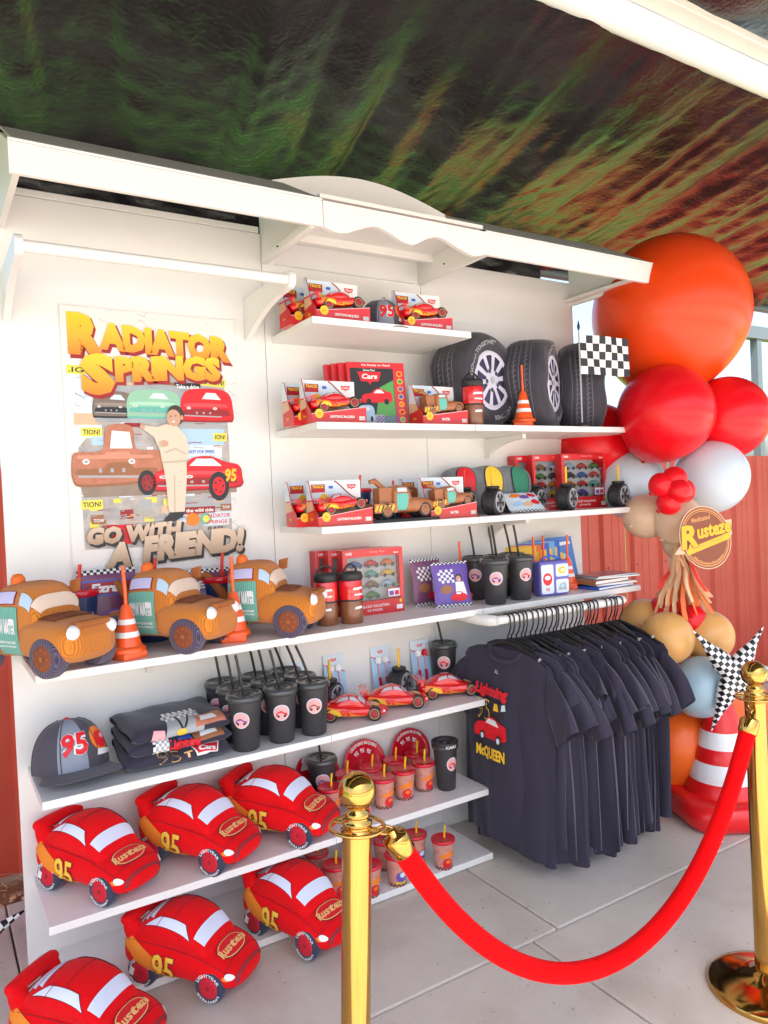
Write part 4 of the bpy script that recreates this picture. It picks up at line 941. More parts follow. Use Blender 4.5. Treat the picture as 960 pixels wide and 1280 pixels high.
bt_ = make_toybox('red box with a toy tow truck on the second shelf beside the flask', (1.865, -.235, T2), R(1), Gz, 'truck', 'MATER')
dup(bt_, 'red box with a toy tow truck behind another one, near the red lidded cups', (1.875, -.12, T3), 0)
dup(bt_, 'red box with a toy tow truck foremost before the traffic light cushion', (1.90, -.225, T3), R(-2))

# ------------------------------------------------------------------ collection boxes with little cars
MINI = B(); ml = Loft([(-.02, .004, .0, .006), (-.018, .008, 0, .009), (-.005, .009, 0, .016), (.006, .009, 0, .014), (.016, .008, 0, .008), (.02, .004, .001, .006)], 2.6)
ml.body(MINI, PRED, 6, 10); MINI.mats = []
mini_src = {}
def mini(mt):
    if mt.name not in mini_src:
        b = B(); ml.body(b, mt, 6, 10)
        for x in (-.011, .012): b.lathe([(.005, -.002), (.005, .002)], 8, RUB, rotM(x=PI / 2, loc=(x, -.008, .001)))
        me = bpy.data.meshes.new('miniature'); me.from_pydata(b.v, [], b.f); [me.materials.append(m_) for m_ in b.mats]; me.polygons.foreach_set('material_index', b.mi); me.polygons.foreach_set('use_smooth', b.sm)
        mini_src[mt.name] = me
    return mini_src[mt.name]
def make_collection(label, loc, rz, group, full=True):
    w_, h_, d_ = .275, .265, .045
    t = thing('collection_box', label, 'toy package', loc, rz, group); f = .03
    b = B(); b.box((0, .002, h_ / 2), (w_, .004, h_), CARDR)
    for x in (-1, 1): b.box((x * (w_ / 2 - .0015), -d_ / 2, h_ / 2), (.003, d_, h_), CARDR)
    b.box((0, -d_ / 2, h_ - .0015), (w_ - .006, d_, .003), CARDR); b.box((0, -d_ / 2, .0015), (w_ - .006, d_, .003), CARDR)
    y = -d_ - .001
    b.box((0, y, h_ - f / 2), (w_, .002, f), CARDR); b.box((0, y, .028), (w_, .002, .056), CARDR)
    for x in (-1, 1): b.box((x * (w_ / 2 - .009), y, h_ / 2 + .013), (.018, .002, h_ - f - .056), CARDR)
    Tf = Matrix.Translation((0, y - .001, 0)) @ FRONT
    b.text('DIE-CAST COLLECTION', 0, .035, .13, .010, PWHI, Tf, .0006, .02); b.text('10 PACK', 0, .018, .07, .009, PWHI, Tf, .0006, .02); b.text('CARS', -w_ * .4, h_ - .014, .03, .011, PWHI, Tf, .0006, .03)
    b.text('Disney  Pixar', .02, h_ - .013, .07, .008, PPINK, Tf, .0006); CARSLOGO(b, w_ * .38, h_ - .022, .018, Tf, .001); b.rect(.1, .012, .128, .03, PWHI, Tf, .0006); b.disc(.12, .045, .006, .008, PYEL, Tf, .0007)
    b.flat([(-w_ / 2 + .02, .056), (-w_ / 2 + .002, .056), (-.09, .0), (-.05, .0)], PTAN, Tf, .0005)
    b.build('carton', t)
    b = B(); b.box((0, -.004, h_ / 2 + .013), (w_ - .036, .004, h_ - f - .056), CARDW)
    for r_ in range(4): b.box((0, -.018, .066 + r_ * .042), (w_ - .04, .026, .002), PPALE)
    b.build('inner_tray', t)
    cs = [PRED, PORA, PRED, PTEAL, PYEL, PPUR, PBRN, PSKY, PRED, PGRN, PBLK, PBLU]
    if full:
        for i in range(11):
            r_, c_ = divmod(i, 3); o = bpy.data.objects.new('miniature_car', mini(cs[(i + int(loc[0] * 7)) % 12])); COL.objects.link(o); o.parent = t; o.location = (-.075 + c_ * .075, -.02, .068 + (3 - r_) * .042); o.scale = (1.6, 1.3, 1.7)
    b = B(); b.rect(-w_ / 2 + .018, .056, w_ / 2 - .018, h_ - f, mat('thin_clear_film', (.9, .95, .95), .05, trans=1.0, spec=.3), Tf, -.0014); b.build('window_film', t)
    b = B(); b.rect(.06, .062, .12, .1, PRED, Tf, .0004); b.rect(.063, .065, .117, .097, PPALE, Tf, .0008); b.rect(.067, .07, .088, .088, PPUR, Tf, .0012); b.rect(.093, .07, .113, .088, PRED, Tf, .0012); b.build('corner_picture', t)
    return t
Gk = 'red collection boxes of miniature cars'
make_collection('red window box of miniature cars behind the two flasks, foremost of three', (1.60, -.11, T4), R(-2), Gk)
make_collection('red window box of miniature cars behind the flasks, second of three', (1.565, -.055, T4), R(-1), Gk, False)
make_collection('red window box of miniature cars behind the flasks, rearmost of three', (1.53, -.003, T4), 0, Gk, False)
make_collection('red window box of miniature cars in full view near the outer tyre cup', (2.80, -.13, T3), R(-6), Gk)
make_collection('red window box of miniature cars partly hidden behind its neighbour', (2.665, -.07, T3), R(-4), Gk)
o_ = make_collection('red box of miniature cars wedged behind the traffic light cushion', (2.60, -.01, T3), R(0), Gk, False)

# ------------------------------------------------------------------ storybooks
SPX = mat('book_green', (.1, .35, .07), .3); 
def make_storybook(label, loc, rz, group, cover):
    w_, h_, d_ = .245, .262, .02
    t = thing('storybook', label, 'book', loc, 0, group, (R(-6), 0, rz))
    b = B(); b.box((0, d_ / 2, h_ / 2), (w_, d_, h_), CARDR); b.build('cover', t, bev=.002)
    if cover:
        b = B(); T = Matrix.Translation((0, -.0006, 0)) @ FRONT
        b.rect(-w_ / 2 + .012, .008, w_ / 2 - .05, h_ - .025, PBLK, T, .0003); b.flat([(-.02, .02), (w_ / 2 - .052, .01), (w_ / 2 - .052, .19), (.01, .16)], SPX, T, .0006); b.rect(-w_ / 2 + .014, .01, .02, .05, PGRY, T, .0007)
        CARSLOGO(b, -.03, .2, .05, T, .001); b.text('Disney Pixar', -.03, .228, .05, .01, PWHI, T, .001); b.text("I'm Ready to Read", 0, h_ - .013, .12, .010, PWHI, T, .0008)
        # plain faceless vehicles
        def bl(x, y, sx, sy, m1, m2, k='car'):
            b.flat(body_pts(x, y, sx, sy, k), m1, T, .0012); b.flat([(x - .2 * sx, y + .4 * sy), (x + .5 * sx, y + .4 * sy), (x + .3 * sx, y + .74 * sy), (x, y + .74 * sy)], m2, T, .0015)
            for q in (-.55, .6): b.disc(x + q * sx, y - .45 * sy, .16 * sx, .3 * sy, PBLK, T, .0016, 12)
        bl(-.005, .12, .065, .04, PRED, PWHI); bl(-.055, .05, .035, .04, PSKY, PWHI, 'van')
        for i in range(12):
            for j in range(5):
                if (i + j) % 2: b.rect(-.015 + i * .008, .01 + j * .007, -.007 + i * .008, .017 + j * .007, PPUR, T, .0009)
        b.build('cover_print', t)
        for k in range(7):
            b = B(); b.disc(w_ / 2 - .024, .03 + k * .031, .0125, .0115, PYEL, T, .0006, 18); b.disc(w_ / 2 - .024, .03 + k * .031, .0095, .0085, (PTEAL, PRED, PORA, PBLU, PPUR, PGRN, PRED)[k], T, .001, 14); b.build('sound_button', t)
    return t
Gs = 'red sound storybooks on the second shelf'
make_storybook('big red storybook with a column of round sound buttons, front one', (1.625, -.215, T2), R(-10), Gs, True)
for i in range(3): make_storybook(('red storybook directly behind the front one with the sound buttons', 'red storybook third in the pile of storybooks', 'rearmost red storybook against the panel')[i], (1.605 - .018 * i, -.185 + .026 * i, T2), R(-8), Gs, False)

# ------------------------------------------------------------------ flasks
def make_flask(label, loc, group, rz=0):
    t = thing('flask', label, 'bottle', loc, rz, group)
    b = B(); b.lathe([(.040, 0), (.042, .004), (.042, .085), (.041, .088)], 28, mat('brown_enamel', (.24, .085, .035), .3, coat=.4)); b.build('lower_body', t)
    b = B(); b.lathe([(.0425, .088), (.0435, .092), (.0435, .158), (.042, .162)], 28, TOYRED); b.build('upper_body', t)
    b = B(); b.lathe([(.043, .085), (.044, .087), (.044, .091), (.043, .093)], 28, RUB); b.lathe([(.041, .162), (.0455, .165), (.0455, .186), (.042, .192), (.03, .195)], 28, RUB); b.build('lid', t)
    b = B(); b.tube([(-.034, 0, .188), (-.03, 0, .205), (-.015, 0, .218), (0, 0, .222), (.015, 0, .218), (.03, 0, .205), (.034, 0, .188)], .0045, 8, RUB); b.build('handle', t)
    S = Cone(.0435, .0435, 0, 1); b = B(); b.patch(S, [(-.1, .128), (.08, .130), (.07, .138), (-.09, .136)], PWHI, .0006, 8, 2); b.patch(S, [(-.09, .108), (.06, .106), (.08, .113), (-.08, .113)], PWHI, .0006, 8, 2); b.patch(Cone(.042, .042, 0, 1), [(-.08, .055), (.06, .057), (.05, .066), (-.07, .064)], PWHI, .0006, 8, 2); b.build('stripe_print', t)
    return t
Gf = 'red and brown stacking flasks with black lids'
f0 = make_flask('red and brown flask on the second shelf before the first big tyre', (2.035, -.29, T2), Gf)
dup(f0, 'red and brown flask next to the innermost plush tow truck', (1.345, -.225, T4), -.4); dup(f0, 'red and brown flask in front of the red window box, nearer the shelf edge', (1.435, -.255, T4), .3)

# ------------------------------------------------------------------ cups with lids
Sc = Cone(.034, .0445, .0, .108)
def make_pcup(label, loc, group, kind, straw, rz=0, lid=LIDRED):
    t = thing('party_cup', label, 'cup', loc, rz, group)
    b = B(); b.lathe([(.033, 0), (.034, .003), (.0445, .108)], 28, CLEARP if kind != 'blue' else mat('dark_blue_print', (.02, .05, .16), .3, var=.5, vscale=60)); b.build('cup_body', t)
    b = B(); b.lathe([(.045, .104), (.048, .106), (.048, .115), (.045, .118), (.042, .1165), (.008, .1165)], 28, lid); b.build('lid', t)
    if straw:
        b = B(); b.tube([(.006, 0, .112), (.007, 0, .14), (.01, 0, .165)], .0042, 8, straw); b.build('straw', t)
    b = B()
    if kind == 'red':
        b.disc_on(Sc, 0.02, .03, .085, .02, PRED, .0008, 18); b.disc_on(Sc, .03, .036, .04, .007, PORA, .0013, 12); b.patch(Sc, [(-.12, .05), (.14, .055), (.12, .08), (-.1, .062)], PORA, .0006, 8, 2)
    elif kind == 'van':
        b.disc_on(Sc, 0, .04, .09, .02, PPUR, .0008, 16); b.disc_on(Sc, .02, .048, .05, .01, PPALE, .0013, 12); b.patch(Sc, [(-.1, .012), (.1, .012), (.08, .022), (-.08, .022)], PYEL, .0006, 6, 1)
    else:
        for k in range(12): a = -.16 + .028 * k; b.disc_on(Sc, a, .045 + .02 * math.sin(k * 2.3), .012, .012, (PSKY, PPALE, PTEAL)[k % 3], .0008, 6)
    if kind != 'blue':
        for k in range(16):
            for j in range(2):
                if (k + j) % 2: u0 = -.25 + k * .031; z0 = .003 + j * .006; b.on(Sc, [(u0, z0), (u0 + .031, z0), (u0 + .031, z0 + .006), (u0, z0 + .006)], [(0, 1, 2, 3)], PBLK, .0007, False)
    b.build('cup_print', t)
    return t
Gq = 'printed party cups with red lids'
pr_ = make_pcup('printed party cup on the middle cup shelf right beside the tall black tumbler', (1.765, -.205, S7), Gq, 'red', STRYEL)
pv_ = make_pcup('printed party cup standing at the free end of the base shelf', (1.805, -.285, S9), Gq, 'van', STRYEL)
pv_['label'] = 'printed party cup on the base shelf, second from its free end'; pv_.location = (1.69, -.235, S9)
lst = [((1.655, -.225, S7), 'red', 'printed party cup on the middle cup shelf, second from the tall black tumbler'), ((1.545, -.245, S7), 'red', 'printed party cup on the middle cup shelf, third from the tall black tumbler'), ((1.43, -.27, S7), 'red', 'printed party cup on the middle cup shelf behind the brass ball'),
       ((1.80, -.10, S7), 'red', 'printed party cup in the back row, behind the tall black tumbler'), ((1.685, -.11, S7), 'van', 'printed party cup in the back row before the inner red plate'), ((1.565, -.12, S7), 'red', 'printed party cup in the back row between the two red plates'), ((1.45, -.12, S7), 'van', 'printed party cup in the back row before the middle red plate'), ((1.335, -.2, S7), 'red', 'printed party cup just inside the inner plush race car'),
       ((1.905 - .15, -.335, S9), 'red', 'printed party cup at the free end of the base shelf'), ((1.54, -.33, S9), 'van', 'printed party cup on the base shelf under the rope clip'), ((1.415, -.335, S9), 'red', 'printed party cup on the base shelf just past the brass post'), ((1.565, -.20, S9), 'red', 'printed party cup on the base shelf behind the rope clip'), ((1.44, -.2, S9), 'van', 'printed party cup in the back row of the base shelf past the brass post'),
       ((1.31, -.26, S9), 'red', 'printed party cup on the base shelf hidden partly by the brass post'), ((1.30, -.13, S9), 'van', 'printed party cup at the back of the base shelf before the brass post'), ((1.19, -.18, S9), 'red', 'printed party cup on the base shelf nearest the plush race car behind the post')]
for loc, k, lb in lst: dup(pr_ if k == 'red' else pv_, lb, loc, random.uniform(-.5, .1))
cb = make_pcup('dark blue cup with red lid and straw beside the boxed toy race car', (1.562, -.125, T3), 'blue cups with red lids', 'blue', STRRED)
dup(cb, 'dark blue cup with red lid and straw behind the toy tow truck', (1.745, -.09, T3), .3)
for o, z in ((cb, 1.15),): o.scale = (z,) * 3
rs = []
for i, (x, y) in enumerate(((.50, -.04), (.75, -.045), (1.0, -.04))):
    o = dup(cb, ('dark blue cup with red straw behind the outermost plush tow truck', 'dark blue cup with red straw behind the middle plush tow truck', 'dark blue cup with red straw behind the innermost plush tow truck')[i], (x, y, T4), .1); o.scale = (1.5, 1.5, 1.75)
# red plates leaning on the panel
def make_plate(label, x, y, z, group):
    t = thing('plate', label, 'plate', (x, y, z), 0, group, (R(-12), 0, 0)); T = rotM(x=PI / 2, loc=(0, 0, .1))
    b = B(); b.lathe([(.001, -.004), (.07, -.004), (.076, .001), (.096, .007), (.1, .006), (.098, .003), (.078, -.004), (.07, -.008), (.001, -.008)], 36, LIDRED, T, caps=False); b.build('dish', t)
    b = B(); b.arc_text('LIGHTNING McQUEEN', 0, .0, .085, PI / 2, 1.6, .014, PWHI, T, .0085, .03); b.build('rim_print', t); b = B(); b.arc_text('95  95  95', 0, 0, .055, PI / 2, 1.5, .018, PWHI, T, -.003, .03); b.build('rim_print', t)
    return t
p0 = make_plate('round red plate leaning behind the cups, nearest the tall black tumbler', 1.815, -.055, S7, 'round red plates behind the party cups')
dup(p0, 'round red plate leaning behind the cups, middle of three', (1.585, -.055, S7)); dup(p0, 'round red plate leaning behind the black tumbler by the plush race car', (1.375, -.03, S7))

# ------------------------------------------------------------------ cutlery cards
def make_cutlery(label, loc, rz, group):
    w_, h_ = .095, .205; t = thing('cutlery_card', label, 'cutlery', loc, 0, group, (R(-8), 0, rz)); T = Matrix.Translation((0, -.002, 0)) @ FRONT
    b = B(); b.box((0, 0, h_ / 2), (w_, .003, h_), CARDW); b.rect(-w_ / 2, 0, w_ / 2, h_ * .8, PSKY, T, 0); b.flat([(-w_ / 2, h_ * .8), (w_ / 2, h_ * .62), (w_ / 2, h_), (-w_ / 2, h_)], PPALE, T, .0004); b.flat([(-w_ / 2, h_ * .8), (w_ / 2, h_ * .62), (w_ / 2, h_ * .64), (-w_ / 2, h_ * .82)], PRED, T, .0008); CARSLOGO(b, 0, h_ * .88, .014, T, .001); b.build('card', t)
    for i, x in enumerate((-.016, .018)):
        b = B(); b.lathe([(.001, -.002), (.014, .0), (.016, .004)], 16, (PWHI, LIDRED)[i if rz < 0 else 0], rotM(x=PI / 2, loc=(x, -.006, h_ * .72)), caps=False); b.box((x, -.007, h_ * .5), (.006, .004, .07), PPINK); b.box((x, -.008, h_ * .2), (.012, .006, .07), LIDRED); b.build('spoon' if i == 0 else 'fork', t, bev=.001)
    return t
Gl = 'carded cutlery sets leaning on the panel'
c1 = make_cutlery('carded cutlery set behind the tyre cup nearest the black tumblers', (1.475, -.03, S6), 0, Gl)
dup(c1, 'carded cutlery set behind the middle toy race car', (1.70, -.03, S6))
make_cutlery('carded cutlery set with a red spoon beside the lone black tumbler', (1.90, -.035, S6), -.05, Gl); dup(c1, 'carded cutlery set hidden behind the black tumblers', (1.30, -.025, S6))
# ------------------------------------------------------------------ caps
CAPG = mat('cap_grey_cloth', (.26, .29, .36), .85, bump=.2, bscale=500); CAPD = mat('cap_dark_cloth', (.07, .065, .085), .88, bump=.25, bscale=500, sheen=.2)
class Dome:
    """cap crown: u = turns around (0 faces -Y), t = 0 rim .. 1 top"""
    def at(s, u, t, off=0.0):
        a = -PI / 2 + u * 2 * PI; e = t * PI / 2
        r = .088 * math.cos(e) ** .75 if t < 1 else 0.0
        z = .115 * math.sin(e) ** .95 if t > 0 else 0.0
        k = 1 + off / .09
        return Vector((r * math.cos(a) * 1.0 * k, r * math.sin(a) * 1.12 * k, .012 + z * k))
def make_cap(label, loc, rz, tilt, s=1.0):
    t = thing('cap', label, 'cap', loc, 0, None, (tilt, 0, rz)); t.scale = (s,) * 3; S = Dome()
    b = B(); b.grid(lambda u, v: S.at(u, min(v, .999)), 40, 14, CAPD, True, lambda i, j: CAPG if i in (37, 38, 39, 0) or i == 36 else CAPD); b.build('crown', t)
    b = B()
    for k in range(6): b.tube([S.at(k / 6 + .08, v / 8, .0008) for v in range(8)], .0012, 5, CAPD, False)
    b.build('panel_seam', t)
    b = B(); b.lathe([(.001, .004), (.006, .003), (.008, 0)], 10, PRED, rotM(loc=(0, 0, .127)), caps=False); b.build('button', t)
    def brim(u, v):
        a = -PI / 2 + (u - .5) * 2 * 1.15; r0 = .085; r1 = r0 + .066 * math.sin(u * PI) ** .6
        r = r0 + (r1 - r0) * v; x = r * math.cos(a); y = r * math.sin(a) * 1.12
        return Vector((x, y, .013 - .010 * v - .16 * abs(x) ** 1.6 * v))
    b = B(); b.grid(brim, 24, 8, CAPD); b.grid(lambda u, v: brim(u, v) - Vector((0, 0, .003)), 24, 8, CAPD); b.grid(lambda u, v: brim(u, 1) - Vector((0, 0, .003 * v)), 24, 1, CAPD); b.build('brim', t)
    b = B(); b.text_on(S, '95', -.085, .04, .16, .52, PWHI, .0016, .09, .1); b.build('number_outline', t)
    b = B(); b.text_on(S, '95', -.082, .037, .175, .505, PRED, .0026, .03, .1); b.build('number', t)
    b = B(); b.disc_on(S, .115, .36, .06, .2, PORA, .0010, 16); b.disc_on(S, .12, .33, .045, .13, PRED, .0018, 16); b.disc_on(S, .135, .36, .02, .04, PPINK, .0024, 10); b.patch(S, [(.07, .12), (.19, .1), (.18, .16), (.08, .2)], PWHI, .0020, 6, 3); b.build('side_print', t)
    return t
make_cap('grey and black cap with a red 95 at the outer end of the shelf', (.435, -.175, S6 + .010), R(8), R(-10), 1.3)
make_cap('dark cap with a red 95 between the boxed race cars on the top shelf', (1.655, -.20, T1 + .002), R(-8), R(4), 1.0)
make_cap('dark cap lying behind the innermost plush race car', (1.235, -.10, S7 + .0), R(160), R(2), .95)

# ------------------------------------------------------------------ folded shirts
def make_folded(label, z, k, dy, group):
    t = thing('folded_shirt', label, 'shirt', (.745 + .008 * k, -.19 + dy, z), R(-4 + 3 * k), group)
    W_, D_, H_ = .335, .29, .058
    def sf(u, v):
        a = 2 * PI * v; x = (u - .5) * W_; q = 2 / 3.2; e = min(1.0, (1 - abs(u - .5) * 2) * 7 + .05) ** .5
        y = D_ / 2 * math.copysign(abs(math.cos(a)) ** q, math.cos(a)); zz = H_ / 2 * e * math.copysign(abs(math.sin(a)) ** .8, math.sin(a))
        n_ = noise.noise(Vector((x * 14 + k * 5, y * 10, k * 3 + zz * 20)))
        return Vector((x + .008 * n_, y * (1 + .03 * n_), H_ / 2 + zz + .009 * n_ * (zz > 0) + .012 * (zz > 0) * max(0, y / D_ * 2)))
    b = B(); b.grid(sf, 34, 40, SHIRT); b.build('folded_cloth', t)
    return t, sf
Gd = 'folded charcoal shirts with racing prints'
zz = S6 + .001
for k in range(3):
    t, sf = make_folded(('bottom folded shirt of the pile beside the grey fronted cap', 'middle folded shirt of the pile beside the grey fronted cap', 'top folded shirt of the pile beside the grey fronted cap')[k], zz, k, .015 * k, Gd); zz += .038
    class FS:
        def at(s, u, v, off=0.0):      # u -.5.. .5 across, v 0 = bottom of the front edge .. 1 = up and back over the top
            a = PI + .55 - v * 1.7
            p = sf(u + .5, a / (2 * PI)); n_ = Vector((0, math.cos(a), math.sin(a))); return p + n_ * (off + .002)
    S = FS(); b = B()
    if k == 0:
        b.text_on(S, '95', -.22, .02, .2, .75, PGOLD, .002, .0, 0); b.text_on(S, '95', -.215, .015, .25, .7, PBLK, .003, -.01, 0); b.text_on(S, 'T', .06, .13, .3, .6, PGOLD, .002, .05)
        b.patch(S, [(.16, .3), (.38, .35), (.42, .85), (.13, .85)], PWHI, .0018, 5, 5); b.patch(S, [(.17, .35), (.37, .4), (.405, .8), (.145, .8)], PRED, .0026, 5, 5); b.text_on(S, 'Cars', .18, .37, .45, .72, PWHI, .0036, .05, .2); b.build('shirt_print', t)
    elif k == 1:
        b.text_on(S, 'Lightning', -.12, .2, .05, .65, PRED, .003, .05, .2); b.patch(S, [(-.3, .1), (-.12, .1), (-.12, .75), (-.24, .75)], PGRY, .0012, 5, 5)
        b.patch(S, [(-.02, .6), (.12, .6), (.12, 1.1), (.0, 1.1)], PBLU, .0012, 5, 5); b.patch(S, [(.13, .35), (.42, .4), (.42, .9), (.14, .9)], PBRN, .0014, 6, 5); b.patch(S, [(.2, .6), (.36, .62), (.35, .85), (.21, .85)], PWHI, .0024, 5, 4)
        for i in range(6):
            for j in range(5):
                if (i + j) % 2: b.patch(S, [(-.29 + i * .028, .15 + j * .12), (-.262 + i * .028, .15 + j * .12), (-.262 + i * .028, .27 + j * .12), (-.29 + i * .028, .27 + j * .12)], PWHI, .0022, 1, 1)
        b.build('shirt_print', t)
    else:
        b.patch(S, [(-.2, .15), (.18, .15), (.2, 1.15), (-.12, 1.2)], PGRY, .0012, 8, 8); b.patch(S, [(.1, .35), (.42, .4), (.38, .95), (.12, .9)], PRST, .0020, 6, 5); b.patch(S, [(.15, .6), (.32, .62), (.3, .85), (.17, .85)], PWHI, .0028, 5, 4); b.disc_on(S, -.02, .3, .05, .2, PYEL, .0024, 10)
        b.patch(S, [(-.02, .5), (.0, .5), (-.04, 1.05), (-.055, 1.05)], PBLK, .0026, 1, 5); b.patch(S, [(0, .5), (.02, .5), (.07, 1.0), (.055, 1.0)], PBLK, .0026, 1, 5)
        for i in range(12):
            for j in range(3):
                if (i + j) % 2: b.patch(S, [(-.17 + i * .028, .9 + j * .1), (-.142 + i * .028, .9 + j * .1), (-.142 + i * .028, 1.0 + j * .1), (-.17 + i * .028, 1.0 + j * .1)], PWHI, .0022, 1, 1)
        b.patch(S, [(-.34, .1), (-.2, .1), (-.2, .5), (-.3, .6)], PPINK, .0012, 4, 4); b.build('shirt_print', t)

# ------------------------------------------------------------------ tyre cushions
TIREC = mat('charcoal_plush_print', (.045, .041, .055), .85, bump=.4, bscale=160, var=.4, vscale=18, sheen=.3); TREAD = mat('tread_print', (.13, .12, .15), .85, bump=.4, bscale=200); RIMP = mat('silver_lilac_print', (.62, .6, .72), .7, bump=.1); RIMB = mat('rim_dark_print', (.05, .05, .11), .8)
def make_tire(label, loc, ang, group, seed):
    t = thing('tyre_cushion', label, 'cushion', loc, 0, group, (0, 0, ang + PI / 2)); rng = random.Random(seed)
    Rr, hw = .213, .10; T = rotM(x=PI / 2, loc=(0, 0, .206)); ph = rng.uniform(0, 6)
    prof = [(.001, hw - .016), (.11, hw - .012), (.13, hw - .003), (.165, hw + .004), (.195, hw - .006), (.209, hw - .03), (.214, hw - .06), (.215, 0), (.214, -hw + .06), (.209, -hw + .03), (.19, -hw + .006), (.13, -hw), (.001, -hw + .01)]
    def sf(u, v):
        a = 2 * PI * u; f = v * (len(prof) - 1); i = min(int(f), len(prof) - 2); g = f - i
        r = prof[i][0] * (1 - g) + prof[i + 1][0] * g; z = prof[i][1] * (1 - g) + prof[i + 1][1] * g
        w_ = 1 + .03 * math.sin(3 * a + ph) * (r > .15) + .018 * math.sin(7 * a + ph * 2) * (r > .15) + .03 * noise.noise(Vector((math.cos(a) * 2, math.sin(a) * 2, z * 12 + seed)))
        p = T @ Vector((r * w_ * math.cos(a), r * w_ * math.sin(a), z * (1 + .05 * math.sin(5 * a + ph)))); p.z = max(p.z, .001 + .004 * abs(math.sin(9 * a))); return p
    b = B(); b.grid(sf, 72, 36, TIREC); b.build('cushion_body', t)
    b = B()
    for v in (.50, .545, .60, .645, .70): b.add([sf(k / 72, v + d) + (sf(k / 72, v) - T.translation).normalized() * .0016 for d in (-.006, .006) for k in range(73)], [(k, k + 1, 74 + k, 73 + k) for k in range(72)], TREAD, True)
    for k in range(60):
        u = k / 60
        for v in (.52, .62):
            b.add([sf(u + a_, v + d_) + (sf(u, v) - T.translation).normalized() * .0022 for a_, d_ in ((0, 0), (.004, 0), (.009, .04), (.005, .04))], [(0, 1, 2, 3)], TREAD)
    b.build('tread_print', t)
    b = B(); zf = hw - .008; b.lathe([(.001, zf), (.112, zf), (.113, zf - .003)], 48, RIMB, T, caps=False)
    b.lathe([(.108, zf + .003), (.112, zf + .007), (.124, zf + .007), (.129, zf + .003)], 56, RIMP, T, caps=False)
    for k in range(10):
        a = 2 * PI * k / 10 + ph; 
        for d in (0.0,): b.flat([(.03 * math.cos(a - .25), .03 * math.sin(a - .25)), (.03 * math.cos(a + .25), .03 * math.sin(a + .25)), (.108 * math.cos(a + .115), .108 * math.sin(a + .115)), (.113 * math.cos(a + .18), .113 * math.sin(a + .18)), (.113 * math.cos(a - .18), .113 * math.sin(a - .18)), (.108 * math.cos(a - .115), .108 * math.sin(a - .115))], RIMP, T, zf + .004)
    b.disc(0, 0, .045, .045, RIMP, T, zf + .0045, 24); b.disc(0, 0, .016, .016, PGRY, T, zf + .006, 16)
    for k in range(5): a = 2 * PI * k / 5 + ph; b.disc(.042 * math.cos(a), .042 * math.sin(a), .010, .010, RIMB, T, zf + .0065, 12)
    b.build('rim_print', t)
    b = B(); b.arc_text('GOOD TOGETHER', 0, 0, .162, PI * .72, 1.7, .019, PGRY, T, hw + .007, .02); b.build('lettering', t); b = B(); b.arc_text('GOOD TOGETHER', 0, 0, .162, -PI * .25, 1.7, .019, PGRY, T, hw + .007, .02); b.build('lettering', t)
    return t
Gt2 = 'plush tyre cushions on the second shelf'
make_tire('tyre cushion behind the red and brown flask, its printed rim facing out', (2.16, -.15, T2), R(-75), Gt2, 1)
make_tire('tyre cushion behind the small orange cone, turned sideways', (2.485, -.175, T2), R(-57), Gt2, 2)
make_tire('tyre cushion behind the checkered flag, showing mostly its tread', (2.815, -.155, T2), R(-43), Gt2, 3)

# ------------------------------------------------------------------ checkered flag on a stand
fl = thing('checkered_flag', 'small black and white checkered flag on a thin pole before the last tyre cushion', 'flag', (2.60, -.358, T2), R(-17))
b = B(); b.lathe([(.028, 0), (.028, .008), (.014, .014), (.006, .016)], 24, RUB); b.build('stand', fl)
b = B(); b.tube([(0, 0, .01), (0, 0, .2), (0, 0, .43)], .0035, 10, PGRY); b.build('pole', fl)
b = B(); b.lathe([(.0036, .43), (.007, .445), (.004, .46), (.001, .475)], 12, RUB); b.build('finial', fl)
b = B(); b.grid(lambda u, v: (.004 + .25 * u, -.006 * math.sin(u * 5) - .004 * math.sin(v * 4 + u * 8), .235 + .175 * v - .014 * u), 56, 40, PWHI, True, lambda i, j: (PWHI, PBLK)[(i // 7 + j // 8) % 2]); b.build('cloth', fl)

# ------------------------------------------------------------------ traffic-light cushion
GREYP = mat('grey_plush', (.17, .18, .19), .9, bump=.5, bscale=250, var=.25, vscale=40, sheen=.3)
lt = thing('traffic_light_cushion', 'grey cushion with red, yellow and green lamps lying behind the tyre cups', 'cushion', (2.255, -.085, T3 + .012), R(-3)); lt.scale = (1, 1, 1.18)
LL = Loft([(-.235, .02, .06, .12), (-.225, .05, .03, .15), (-.19, .062, .012, .168), (-.12, .066, .008, .175), (-.07, .062, .012, .168), (0, .067, .008, .177), (.07, .062, .012, .168), (.12, .066, .008, .175), (.19, .062, .012, .166), (.225, .05, .03, .15), (.235, .02, .06, .12)], 2.5)
b = B(); LL.body(b, GREYP, 44, 30); b.build('cushion_body', lt)
for x, m_, n_ in ((-.15, PRED, 'red_lamp'), (0, PYEL, 'yellow_lamp'), (.15, mat('lamp_green', (.03, .2, .12), .8), 'green_lamp')):
    b = B(); b.disc_on(LL, x, .05, .052, .135, PBLK, .003, 28); b.disc_on(LL, x, .05, .046, .12, m_, .0045, 28); b.build(n_, lt)
b = B(); b.patch(LL, [(.02, -.17), (.06, -.17), (.06, -.13), (.02, -.13)], PYEL, .004, 4, 4); b.build('hanging_tag', lt)

